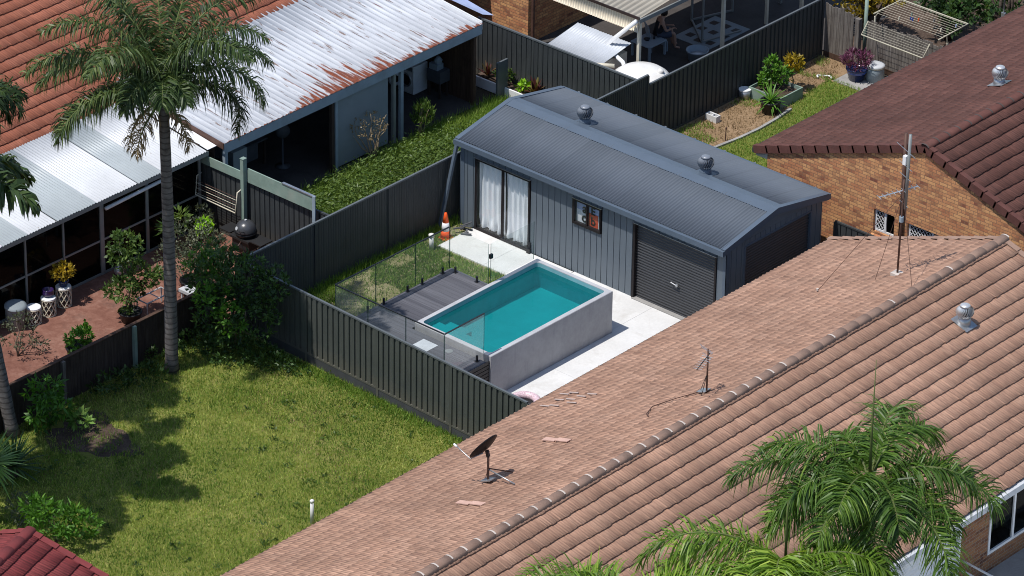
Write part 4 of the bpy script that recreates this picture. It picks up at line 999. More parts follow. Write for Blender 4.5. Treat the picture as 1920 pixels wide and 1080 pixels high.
for (a, b, z0, z1) in WIN:
    y = gy_ + .07; m = a + (b - a) * (.5 if b - a < 1 else .62)
    W = MB().box((a, y, z0), (a + .05, y + .05, z1)).box((b - .05, y, z0), (b, y + .05, z1)).box((a + .05, y, z1 - .05), (b - .05, y + .05, z1)).box((a + .05, y, z0), (b - .05, y + .05, z0 + .05)).box((m - .03, y - .005, z0 + .05), (m + .03, y + .04, z1 - .05)).build('window', M['white'], BH)
    MB().box((a + .05, y + .03, z0 + .05), (m - .03, y + .034, z1 - .05)).box((m + .03, y + .03, z0 + .05), (b - .05, y + .034, z1 - .05)).build('pane', M['dark_glass'], W)
    MB().box((a, y + .2, z0), (b, y + .21, z1)).build('room_backing', M['cloth_dark'], W)
    lt = MB(); s = .105; A0, A1, B0, B1 = a + .05, m - .03, z0 + .05, z1 - .05
    def clipseg(x0, zz0, dx, dz_):
        t0, t1 = 0, 9
        for pp, dd, lo, hi in ((x0, dx, A0, A1), (zz0, dz_, B0, B1)):
            ta, tb = (lo - pp) / dd, (hi - pp) / dd
            t0 = max(t0, min(ta, tb)); t1 = min(t1, max(ta, tb))
        return (x0 + dx * t0, zz0 + dz_ * t0, x0 + dx * t1, zz0 + dz_ * t1) if t1 > t0 + .01 else None
    for i in range(-12, 26):
        for dz_ in (1.25, -1.25):
            r_ = clipseg(A0 + i * s - .6, B0 if dz_ > 0 else B1, 1.0, dz_)
            if r_: lt.bar((r_[0], y + .012, r_[1]), (r_[2], y + .012, r_[3]), .012, .014, up=(0, 1, 0))
    lt.build('lattice_screen', M['white'], W)
    mb = MB().prism([(a - .03, gy_ - .055, z0 - .12), (a - .03, gy_ + .07, z0 - .005), (a - .03, gy_ + .07, z0 - .12)], (b - a + .06, 0, 0)); mb.build('sill', M['brick'], W)
tag(MB().tube([(10.78, 4.90, 1.2), (10.78, 4.90, 4.62)], .05, 10).build('conduit_pole', M['rustpipe'], smooth=True), 'brown steel pole standing against the blonde brick gable', 'pole')
turbine('bright steel roof turbine on the dark chocolate tiles', (10.08, 9.84, 4.42 - 1.28 * .352 + .05), ('shiny', 'galv'), None, (.352, 0))

RD = thing('tiled_house', 'house corner with a deep red tiled roof at the edge of the lawn', 'house', (8.49, -22.78, 0))
RD.rotation_euler = (0, 0, R(17))
def local_house(H, base):
    bx, by, _ = base
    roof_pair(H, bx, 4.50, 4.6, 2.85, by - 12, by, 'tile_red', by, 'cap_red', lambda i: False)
    w = MB(); yy = by - .4
    w.add([(bx - 4.2, yy, 0), (bx + 4.2, yy, 0), (bx + 4.2, yy, 2.9), (bx, yy, 4.35), (bx - 4.2, yy, 2.9)], [(0, 1, 2, 3, 4)])
    w.add([(bx + 4.2, by - 12, 0), (bx + 4.2, yy, 0), (bx + 4.2, yy, 2.9), (bx + 4.2, by - 12, 2.9)], [(0, 1, 2, 3)])
    w.build('wall', M['brick2'], H)
local_house(RD, (8.49, -22.78, 0))

OR = thing('tiled_house', 'house with a warm orange tiled roof behind the white sheet roofs', 'house', (-12, -4, 0))
s20 = math.hypot(1, .364)
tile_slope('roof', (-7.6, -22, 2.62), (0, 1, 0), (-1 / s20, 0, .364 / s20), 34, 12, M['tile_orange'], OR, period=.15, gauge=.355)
MB().box((-8.45, -22, 0), (-8.3, 12, 2.72)).build('wall', M['brick2'], OR)
MB().box((-7.60, -22, 2.44), (-7.50, -4.6, 2.58)).build('gutter', M['rustpipe'], OR)

# ---- things on the salmon roof
tan = 1.90 / 5.16
def zs_(x): return 4.50 - abs(x - 15.79) * tan + .05
turbine('bright steel roof turbine on the salmon tiles beyond the ridge', (17.12, -1.14, zs_(17.12)), ('shiny', 'galv'), None, (-tan, 0))
# new pale tiles let into the slope
def newtiles(label, x, y, n, m, seed, matn='newtile', wd=.19, step=.42):
    mb = MB(); rnd = random.Random(seed)
    for i in range(n):
        for j in range(m):
            xx = x + i * .39; yy = y - j * wd
            if rnd.random() < .2: continue
            z = zs_(xx)
            mb.prism([(xx, yy + .01, z + .012), (xx + .37, yy + .01, z + .37 * tan - .012), (xx + .37, yy + wd - .02, z + .37 * tan - .012), (xx, yy + wd - .02, z + .012)], (0, 0, .022))
    tag(mb.build('replacement_tiles', M[matn]), label, 'roof tiles')
newtiles('pair of pale pink replacement tiles above the satellite dish', 12.80, -11.20, 2, 1, 2)
newtiles('pale pink replacement tiles below the satellite dish', 13.5, -14.85, 2, 1, 5)
rn = random.Random(12); mb = MB()
for (px, py) in ((11.15, -8.35), (11.4, -8.75), (11.10, -8.8), (11.55, -8.55), (10.95, -8.45), (11.0, -9.2), (11.6, -8.95), (11.25, -9.15), (11.75, -8.4)):
    z = zs_(px); mb = MB(); mb.prism([(px, py, z + .008), (px + .28, py, z + .28 * tan), (px + .28, py + .04, z + .28 * tan), (px, py + .04, z + .008)], (0, 0, .014))
    tag(mb.build('tile_edge', M['newtile_grey']), 'pale grey tile edge in the patch near the salmon eave by the concrete path', 'roof tile', 'pale grey tile edges')
# satellite dish
bx, by = 13.31, -13.56; bz = zs_(bx) - .02
SD = thing('satellite_dish', 'dark oval satellite dish on a braced mast on the salmon tiles', 'satellite dish', (bx, by, bz))
top = Vector((bx, by, bz + .78))
MB().tube([(bx, by, bz), (bx, by, bz + .80)], .026, 8).build('mast', M['rustpipe'], SD, True)
MB().bar((bx - .14, by, bz + .01), (bx + .14, by, bz + .03 + .28 * tan), .2, .025).build('base_plate', M['galv'], SD)
MB().tube([(bx, by, bz + .36), (13.52, -12.98, zs_(13.52))], .014, 6).tube([(bx, by, bz + .36), (bx - .18, by + .12, bz - .02)], .008, 5).build('strut', M['rustpipe'], SD, True)
MB().tube([(bx, by, bz + .34), (14.15, -13.62, zs_(14.15))], .016, 6).build('strut', M['galv'], SD, True)
ax = Vector((-.84, -.01, .54)).normalized()      # the way the dish looks
sx = Vector((.36, .73, .57)).normalized(); sx = (sx - ax * sx.dot(ax)).normalized(); sy = ax.cross(sx)
cen = top + Vector((-.07, 0, .04)); dv_ = []; df = []; NR, NA = 6, 28
for i in range(NR + 1):
    r = .39 * i / NR
    for j in range(NA):
        a = 2 * PI * j / NA; dv_.append(tuple(cen + sx * (r * math.cos(a)) + sy * (r * .92 * math.sin(a)) + ax * (.09 * (i / NR) ** 2)))
for i in range(NR):
    for j in range(NA): df.append((i * NA + j, i * NA + (j + 1) % NA, (i + 1) * NA + (j + 1) % NA, (i + 1) * NA + j))
o = make('reflector', dv_, df, M['darkframe'], SD, True)
m_ = o.modifiers.new('thick', 'SOLIDIFY'); m_.thickness = .012
low = cen - sx * .40 + ax * .06; tip = low + ax * .44 - sx * .06
MB().tube([low + sx * .3 - ax * .08, low, tip], .013, 6).build('feed_arm', M['galv'], SD, True)
MB().lathe(tip - ax * .02, [(.015, -.02), (.027, 0), (.027, .04), (.022, .08), (0, .09)], 12, (tip - low).normalized()).build('receiver', M['white'], SD, True)
MB().bar(cen - ax * .03, top - Vector((0, 0, .12)), .07, .06).build('bracket', M['black'], SD)
# small antenna
bx, by = 14.99, -8.04; bz = zs_(bx)
AN = thing('aerial', 'short television aerial with stubby elements near the ridge', 'aerial', (bx, by, bz))
MB().tube([(bx, by, bz), (bx, by, bz + 1.12)], .022, 7).build('mast', M['rustpipe'], AN, True)
MB().tube([(bx, by, bz + .48), (bx - .20, by + .02, bz - .06)], .008, 5).tube([(bx, by, bz + .48), (bx + .02, by - .2, bz)], .008, 5).build('stay', M['black'], AN)
MB().prism([(bx - .22, by - .10, bz - .08 + .03), (bx + .02, by - .10, bz + .03), (bx + .02, by + .14, bz + .03), (bx - .22, by + .14, bz - .08 + .03)], (0, 0, .02)).build('foot', M['galv'], AN)
B0 = Vector((bx, by, bz + .95)); bd_ = Vector((.25, -.82, -.04))
MB().tube([B0 + bd_ * -.15, B0 + bd_ * .75], .014, 6).build('boom', M['black'], AN, True)
el = MB(); sd = Vector((.95, .3, 0)).normalized()
for i in range(7):
    c = B0 + bd_ * (.05 + i * .11); hl = .10 + .03 * (i < 2); el.tube([c - sd * hl, c + sd * hl], .006, 5)
for z, hl in ((1.10, .30), (1.06, .26), (.80, .16), (.93, .2)):
    c = Vector((bx, by, bz + z)); e2 = Vector((.95, -.2, -.02)); el.tube([c - e2 * hl, c + e2 * hl * .6], .007, 5)
el.build('elements', M['alu'], AN)
tag(MB().tube([(bx - .12, by, bz - .02), (bx - .5, by - .5, zs_(bx - .5) + .03), (bx - .75, by - 1.0, zs_(bx - .75) + .03), (bx - .55, by - 1.45, zs_(bx - .55) + .03), (bx - .35, by - 1.6, zs_(bx - .35) + .03)], .012, 5).build('cable', M['rustpipe'], smooth=True), 'brown aerial cable curling over the salmon tiles', 'cable')
# tall mast
bx, by = 14.52, -.31; bz = zs_(bx) - .02
TM = thing('aerial', 'tall guyed television mast with weathered aerials by the salmon gable', 'aerial', (bx, by, bz))
tp = Vector((bx + .03, by, bz + 2.55))
MB().tube([(bx, by, bz), tp], [.026, .022], 8).build('lower_mast', M['rustpipe'], TM, True)
MB().tube([tp - Vector((-.08, 0, .75)), tp + Vector((.10, 0, 1.22))], [.04, .038], 8).build('upper_mast', M['grey_alu'], TM, True)
MB().box((bx - .12, by - .12, bz - .04), (bx + .12, by + .12, bz + .045)).build('foot', M['mortar'], TM)
MB().lathe((bx + .02, by, bz + 1.42), [(.055, 0), (.055, .14)], 10).build('junction_box', M['bluegrey'], TM)
MB().box((bx - .02, by - .05, bz + 2.95), (bx + .07, by + .05, bz + 3.18)).build('junction_box', M['white'], TM)
B0 = Vector((bx - .45, by - .30, bz + 2.02)); B1 = Vector((bx + .28, by + .22, bz + 2.38))
ea = MB(); ea.tube([B0, B1], .018, 6)
for i in range(9):
    c = B0.lerp(B1, i / 8); sdv = Vector((.8, -.55, .15)).normalized(); ea.tube([c - sdv * .16, c + sdv * .16], .009, 5)
for z, hl in ((2.62, .30), (2.9, .34), (1.9, .22), (3.3, .5)):
    c = Vector((bx + .08, by, bz + z)); sdv = Vector((.9, -.35, -.06)); ea.tube([c - sdv * hl, c + sdv * hl * .7], .007, 5)
ea.build('elements', M['galv'], TM)
gw = MB()
for q in ((13.1, -1.55), (13.75, .75), (14.2, -.75), (15.6, -1.2)):
    gw.tube([tp - Vector((0, 0, .35)), (q[0], q[1], zs_(q[0]))], .007, 4)
gw.build('guy_wire', M['rustpipe'], TM)
MB().tube([(13.1, -1.55, zs_(13.1) + .02), (13.1, -1.55, zs_(13.1) + .07)], .03, 6).build('wire_anchor', M['mortar'], TM)

# ================================================================== carport with the rusted white roof
CP = thing('carport', 'open carport with a rust streaked white sheet roof and blue grey fascia', 'carport', (-6.2, .7, 0))
kk = .443 / 4.05; Lk = math.hypot(4.2, 4.2 * kk)
ribbed('roof', (-4.25, -4.25, 2.47), (0, 1, 0), (-4.2 / Lk, 0, 4.2 * kk / Lk), 10.0, Lk + .2, M['rust_roof'], CP, period=.20, top=.026, flank=.016, depth=.020, vs=[0, Lk + .2])
MB().box((-4.30, -4.25, 2.17), (-4.262, 5.72, 2.45)).build('fascia', M['bluegrey'], CP)
MB().prism([(-4.27, -4.28, 2.30), (-8.3, -4.28, 2.30 + 4.03 * kk), (-8.3, -4.28, 2.47 + 4.03 * kk), (-4.27, -4.28, 2.47)], (0, .03, 0)).build('side_fascia', M['rustpipe'], CP)
MB().prism([(-4.262, 5.70, 2.30), (-8.3, 5.70, 2.30 + 4.04 * kk), (-8.3, 5.70, 2.55 + 4.04 * kk), (-4.262, 5.70, 2.55)], (0, .03, 0)).build('side_fascia', M['white'], CP)
for y, m in ((.04, 'bluegrey'), (2.6, 'bluegrey'), (5.52, 'timber_brown'), (-4.1, 'bluegrey'), (2.3, 'grey_alu'), (-.10, 'timber_dark')):
    MB().box((-4.44, y - .05, .03), (-4.34, y + .05, 2.17)).build('post', M[m], CP)
MB().box((-4.41, .09, .12), (-4.37, 2.06, 2.16)).build('sheet_panel', M['sheet_grey'], CP)
pl = MB()
for i in range(24): pl.box((-8.2 + i * .158, 5.56, .03), (-8.2 + i * .158 + .148, 5.585 + .006 * (i % 2), 2.3))
pl.build('plank_wall', M['timber_brown'], CP)
MB().box((-8.30, -4.4, .03), (-8.27, 5.6, 2.7)).build('back_wall', M['timber_dark'], CP)
MB().box((-8.26, -4.30, .03), (-4.6, -4.27, 2.3)).build('side_wall', M['timber_dark'], CP)
WM = thing('washing_machine', 'white front loading washing machine with its round door open in the carport', 'washing machine', (-6.25, 5.05, .03))
o = MB().box((-6.55, 4.78, .05), (-5.95, 5.36, .90)).build('cabinet', M['white'], WM); bevel(o, .02)
MB().box((-6.52, 4.765, .76), (-5.98, 4.779, .88)).build('control_panel', M['galv'], WM)
MB().lathe((-6.23, 4.775, .46), [(.21, 0), (.215, .02), (.17, .03), (.165, .0)], 24, (0, -1, 0), False).build('door_ring', M['galv'], WM, True)
MB().lathe((-6.23, 4.772, .46), [(.165, 0), (.0, .001)], 24, (0, -1, 0)).build('drum_opening', M['black'], WM)
MB().lathe((-6.47, 4.60, .46), [(.12, 0), (.2, .0), (.205, .03), (.12, .04)], 24, (.8, -.6, 0), False).build('door', M['white'], WM, True)
t = thing('storage_cabinet', 'pale grey storage cabinet just behind the green boards in the carport', 'cabinet', (-5.0, -3.2, .03))
o = MB().box((-5.25, -3.45, .04), (-4.75, -2.95, 1.72)).build('body', M['sheet_grey'], t); MB().box((-4.748, -3.22, .8), (-4.73, -3.2, 1.1)).build('handle', M['galv'], t)
t = thing('work_table', 'table under a hanging grey cloth at the back of the carport', 'table', (-6.5, -1.8, .03))
MB().box((-7.1, -2.7, .78), (-6.0, -.9, .82)).build('tabletop', M['dim'], t)
for a, b in ((-7.05, -2.6), (-6.1, -2.6), (-7.05, -1.0), (-6.1, -1.0)): MB().box((a, b, .03), (a + .06, b + .06, .78)).build('leg', M['timber_dark'], t)
MB().box((-5.995, -2.7, .35), (-5.985, -1.3, .80)).build('cloth', M['dim'], t)
t = thing('pedestal_fan', 'dim pedestal fan standing in the shade of the carport', 'fan', (-5.6, -.75, .03))
MB().lathe((-5.6, -.75, .03), [(.2, 0), (.2, .03), (.03, .06), (.02, 1.0)], 14).build('stand', M['dim'], t, True); MB().lathe((-5.6, -.75, 1.1), [(.06, -.06), (.2, 0), (.2, .05), (.05, .09)], 16, (.8, -.5, .1)).build('head', M['dim'], t, True)
t = thing('laundry_tub', 'grey tub piled with things beside the washing machine', 'tub', (-5.3, 5.3, .03))
MB().box((-5.75, 5.1, .5), (-5.25, 5.5, .85)).build('tub', M['dim'], t)
for a, b in ((-5.72, 5.13), (-5.33, 5.13), (-5.72, 5.42), (-5.33, 5.42)): MB().box((a, b, .03), (a + .05, b + .05, .5)).build('leg', M['timber_dark'], t)
MB().box((-5.7, 5.15, .85), (-5.4, 5.4, 1.02)).lathe((-5.5, 5.3, 1.02), [(.1, 0), (.12, .1), (.05, .2)], 10).build('clutter', M['bluegrey'], t)
tag(MB().box((-4.16, 6.20, .02), (-4.10, 6.62, 1.15)).build('loose_board', M['charcoal_trim']), 'short grey board standing on end at the carport corner', 'board')

# ================================================================== patio enclosure
PE = thing('patio_enclosure', 'screened patio room with a white and grey striped sheet roof', 'patio room', (-6, -9, 0))
e0 = Vector((-4.50, 0, 2.30)); e1 = Vector((-7.62, 0, 2.72)); dd = (e1 - e0); Lp = dd.length; dd.normalize()
y = -4.62; strips = [(.80, 'white_sheet'), (.84, 'white_sheet'), (.87, 'trans_sheet'), (1.47, 'white_sheet'), (1.35, 'trans_sheet'), (1.0, 'white_sheet'), (.86, 'trans_sheet'), (2.0, 'white_sheet'), (.86, 'trans_sheet'), (2.5, 'white_sheet')]
MB().prism([(-4.50, -4.62, 2.335), (-7.6, -4.62, 2.75), (-7.6, -4.30, 2.75), (-4.50, -4.30, 2.335)], (0, 0, .012)).build('flashing', M['white'], PE)
acc = 0.0
for wd_, mt in strips:
    corrugated('roof_sheet' if mt == 'white_sheet' else 'translucent_sheet', (e0.x, y - wd_, e0.z), (0, 1, 0), tuple(dd), wd_, Lp, M[mt], PE, amp=.015); y -= wd_
yend = y
MB().box((-4.53, yend, 2.17), (-4.50, -4.58, 2.285)).build('gutter', M['grey_alu'], PE)
fr = MB()
PX = -4.75
cols = [(-4.72, .07), (-6.0, .05), (-6.62, .09), (-8.22, .13), (-9.55, .05), (-10.85, .05), (-12.1, .07), (-13.6, .05), (-15.2, .05)]
for yy, wd_ in cols: MB().box((PX - .04, yy - wd_ / 2, .02), (PX + .04, yy + wd_ / 2, 2.2)).build('mullion', M['grey_alu'], PE)
MB().box((PX - .03, yend, 2.14), (PX + .03, -4.7, 2.21)).build('top_rail', M['grey_alu'], PE)
for (ya, _), (yb, _) in zip(cols[:-1], cols[1:]):
    MB().box((PX - .025, yb + .03, .98), (PX + .025, ya - .03, 1.03)).build('rail', M['grey_alu'], PE)
    MB().box((PX - .03, yb + .03, .02), (PX + .03, ya - .03, .08)).build('sill', M['grey_alu'], PE)
    MB().box((PX - .004, yb + .02, .08), (PX + .004, ya - .02, 2.14)).build('pane', M['dark_glass'], PE)
MB().box((-8.25, -20, .02), (-8.2, -4.6, 2.5)).build('back_wall', M['timber_dark'], PE)
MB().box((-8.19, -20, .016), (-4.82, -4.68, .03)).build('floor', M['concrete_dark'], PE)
MB().box((-8.2, -4.66, .02), (-4.8, -4.62, 2.4)).build('side_wall', M['timber_dark'], PE)
tag(MB().tube([(-4.64, -8.15, 1.92), (-4.64, -7.2, 1.95), (-4.64, -6.05, 1.98)], .05, 8).build('rolled_blind', M['white'], smooth=True), 'rolled white plastic blind hanging under the patio gutter', 'blind')
for lab, x, y, s in (('low lounge seat half hidden behind the dark patio glass', -6.2, -10.3, 1.0), ('lounge seat deeper in the dark patio room near the middle post', -6.4, -7.3, .9)):
    t = thing('lounge_seat', lab, 'seat', (x, y, .02), 'seats in the patio room')
    MB().box((x - .4, y - .6 * s, .2), (x + .4, y + .6 * s, .45)).build('seat', M['timber_brown'], t); MB().box((x - .5, y - .6 * s, .2), (x - .4, y + .6 * s, .9)).build('backrest', M['bluegrey'], t)
    for a in (-.35, .3):
        for b in (-.5, .45): MB().box((x + a, y + b * s, .02), (x + a + .05, y + b * s + .05, .2)).build('leg', M['black'], t)
# low timber fence between patio and lawn
TF = thing('timber_fence', 'low dark timber paling fence between the red patio and the lawn', 'fence', (-.72, -12, 0))
pal = MB(); rnd = random.Random(4); y = -30.0
while y < -7.9:
    pal.box((-.735 + rnd.uniform(-.004, .004), y, .0), (-.715, y + .098, 1.17 + rnd.uniform(-.015, .015))); y += .103
pal.build('palings', M['timber_dark'], TF)
for za in (.95, .2): MB().box((-.775, -30, za), (-.736, -7.9, za + .08)).build('rail', M['timber_dark'], TF)
MB().box((-.79, -30, 1.188), (-.69, -7.9, 1.215)).build('capping', M['timber_brown'], TF)
for y in (-8.5, -11.0, -13.4, -15.8, -18.2): MB().box((-.71, y - .045, 0), (-.62, y + .045, 1.18)).build('post', M['palegreen'] if y == -11.0 else M['timber'], TF)

# ================================================================== the neighbour behind
NH = thing('brick_house', 'blonde brick corner of the house behind the garden bed fence', 'house', (-9, 13, 0))
MB().box((-16, 9.5, 0), (-5.9, 20, 4)).build('wall', M['brick'], NH)
MB().box((-5.86, 9.7, 1.1), (-5.84, 9.74, 1.14)).tube([(-5.7, 9.48, 0), (-5.7, 9.48, 4)], .05, 8).build('downpipe', M['rustpipe'], NH)
tag(MB().add([(-6.9, 5.9, 2.75), (-6.2, 6.4, 2.4), (-5.4, 7.0, 1.95), (-5.2, 7.25, 1.90), (-6.0, 6.95, 2.25), (-6.8, 6.5, 2.55)], [(0, 1, 4, 5), (1, 2, 3, 4)]).build('shade_cloth', M['bluefilm']), 'pale mauve cloth draped over the far corner of the rusted roof', 'cloth')
PC = thing('patio_cover', 'cream corrugated patio cover with a hanging front sheet', 'patio cover', (-3.2, 11, 2.3))
ribbed('roof', (-4.6, 8.84, 2.52), (1, 0, 0), (0, .995, .10), 3.32, 9.0, M['cream_sheet'], PC, period=.19, top=.06, flank=.02, depth=.03)
ribbed('valance', (-4.6, 8.82, 2.10), (1, 0, 0), (0, 0, 1), 3.32, .42, M['cream_sheet'], PC, period=.09, top=.04, flank=.012, depth=.02)
MB().box((-1.27, 8.8, 2.40), (-1.22, 17, 2.52)).build('gutter', M['grey_alu'], PC)
MB().box((-4.6, 8.77, 2.52), (-1.22, 8.80, 2.60)).build('front_flashing', M['trimbrown'], PC)
for x, y in ((-1.32, 8.92), (-1.32, 12.6), (-1.32, 16.2)): MB().box((x - .045, y - .045, 0), (x + .045, y + .045, 2.45)).build('post', M['offwhite'], PC)
t = thing('downpipe', 'bent white plastic pipe from the patio cover gutter to the water tank', 'pipe', (-1.3, 8.7, 1.4))
MB().tube([(-1.26, 8.70, 2.50), (-2.22, 8.60, 1.52), (-2.17, 8.56, 1.44), (-1.36, 8.30, 1.36), (-1.12, 8.15, 1.22), (-.98, 8.05, 1.0)], .062, 10).build('pipe', M['white'], t, True)
TK = thing('water_tank', 'round white plastic water tank with a domed top behind the fence', 'water tank', (-.50, 7.90, 0))
MB().lathe((-.40, 7.95, 0), [(.80, 0), (.80, 1.30), (.77, 1.42), (.60, 1.54), (.30, 1.61), (0, 1.63)], 36).build('shell', M['pvc'], TK, True)
MB().lathe((.02, 8.20, 1.50), [(.09, 0), (.09, .13), (.06, .16)], 14, (.4, .3, 1)).build('inlet_cap', M['pvc'], TK, True)
MB().lathe((-.96, 8.03, 1.45), [(.10, 0), (.10, .06)], 14).build('inlet_ring', M['black'], TK)
t = thing('drain_pipe', 'yellowed plastic pipe stubs lying beside the water tank', 'pipe', (-1.5, 7.6, 1.2))
MB().tube([(-1.95, 7.42, 1.42), (-1.25, 7.80, 1.46)], .06, 10).tube([(-1.55, 7.35, 1.40), (-1.1, 7.58, 1.43)], .05, 10).build('pipe', M['offwhite'], t, True)
LS = thing('garden_shed', 'low garden shed with a pale grey sheet roof behind the fence', 'shed', (-2.6, 8.2, 0))
O0 = Vector((-3.60, 7.55, 1.36))
corrugated('roof', tuple(O0), (1, 0, 0), (0, .985, .17), 1.95, 1.45, M['pale_sheet'], LS, amp=.008)
MB().box((-3.5, 7.62, 0), (-1.72, 8.9, 1.36)).build('wall', M['cream_sheet'], LS)
t = thing('gas_bottle', 'rusty orange drum with a blue cap between the garden shed and the tank', 'drum', (-1.42, 8.35, 0))
MB().lathe((-1.42, 8.55, 0), [(.2, 0), (.22, .1), (.22, .8), (.15, .92)], 16).build('body', M['terracotta'], t, True); MB().lathe((-1.42, 8.55, .92), [(.13, 0), (.13, .1), (.05, .14)], 12).build('cap', M['bluerim'], t, True)
t = thing('patio_table', 'small white plastic table beside the seated person', 'table', (-2.95, 11.35, 0))
o = MB().box((-3.32, 10.95, .42), (-2.60, 11.72, .46)).build('tabletop', M['bluegrey'], t); bevel(o, .015)
for a in (-3.30, -2.68):
    for b in (10.97, 11.64): MB().box((a, b, .005), (a + .06, b + .06, .42)).build('leg', M['bluegrey'], t)
tag(MB().lathe((-3.0, 11.3, .461), [(.07, 0), (.09, .05), (.05, .06)], 12).lathe((-2.9, 11.5, .461), [(.03, 0), (.03, .1)], 10).build('ashtray', M['black'], smooth=True), 'dark bowl and cup on the small white patio table', 'bowl')
t = thing('wash_basket', 'oval blue grey laundry basket on the dark patio floor', 'basket', (-1.72, 12.0, 0))
MB().lathe((-1.72, 12.0, .005), [(.24, 0), (.31, .30), (.33, .31), (.33, .34), (.30, .33), (.23, .03), (0, .03)], 22).build('tub', M['bluegrey'], t, True)
MB().lathe((-1.72, 12.0, .06), [(.2, 0), (.24, .12), (0, .16)], 12).build('washing', M['white'], t, True)
# aluminium screens
t = thing('screen_room', 'aluminium framed screen panels standing along the dark patio', 'screen', (-2.4, 13.8, 0))
for (x0, y0, x1, y1) in ((-2.33, 12.95, -2.0, 14.3), (-3.5, 13.9, -2.33, 12.95), (-3.05, 15.2, -3.5, 13.9)):
    for za in (.04, 2.2): MB().bar((x0, y0, za), (x1, y1, za), .05, .05).build('rail', M['grey_alu'], t)
    MB().bar((x0, y0, 0), (x0, y0, 2.2), .05, .05, up=(1, 0, 0)).build('mullion', M['grey_alu'], t)
tag(MB().box((-3.2, 12.7, .008), (-1.9, 14.6, .02)).build('rug', M['sheet_grey']), 'pale patterned rug on the dark patio floor behind the screens', 'rug')
rb = MB(); rnd = random.Random(6)
for i in range(9):
    a, b = -3.1 + (i % 3) * .42 + rnd.random() * .1, 12.85 + (i // 3) * .58 + rnd.random() * .2; MB().box((a, b, .0215), (a + .22, b + .24, .0245)).build('dark_square', M['black'], bpy.data.objects['rug'])
for i, (x, y) in enumerate(((-1.8, 15.2), (-2.4, 16.6))):
    tag(MB().box((x - .04, y - .04, 0), (x + .04, y + .04, 2.4)).build('post', M['offwhite' if i == 0 else 'grey_alu']), ('cream post at the far end of the dark patio', 'slim grey post deep in the dark patio')[i], 'post')

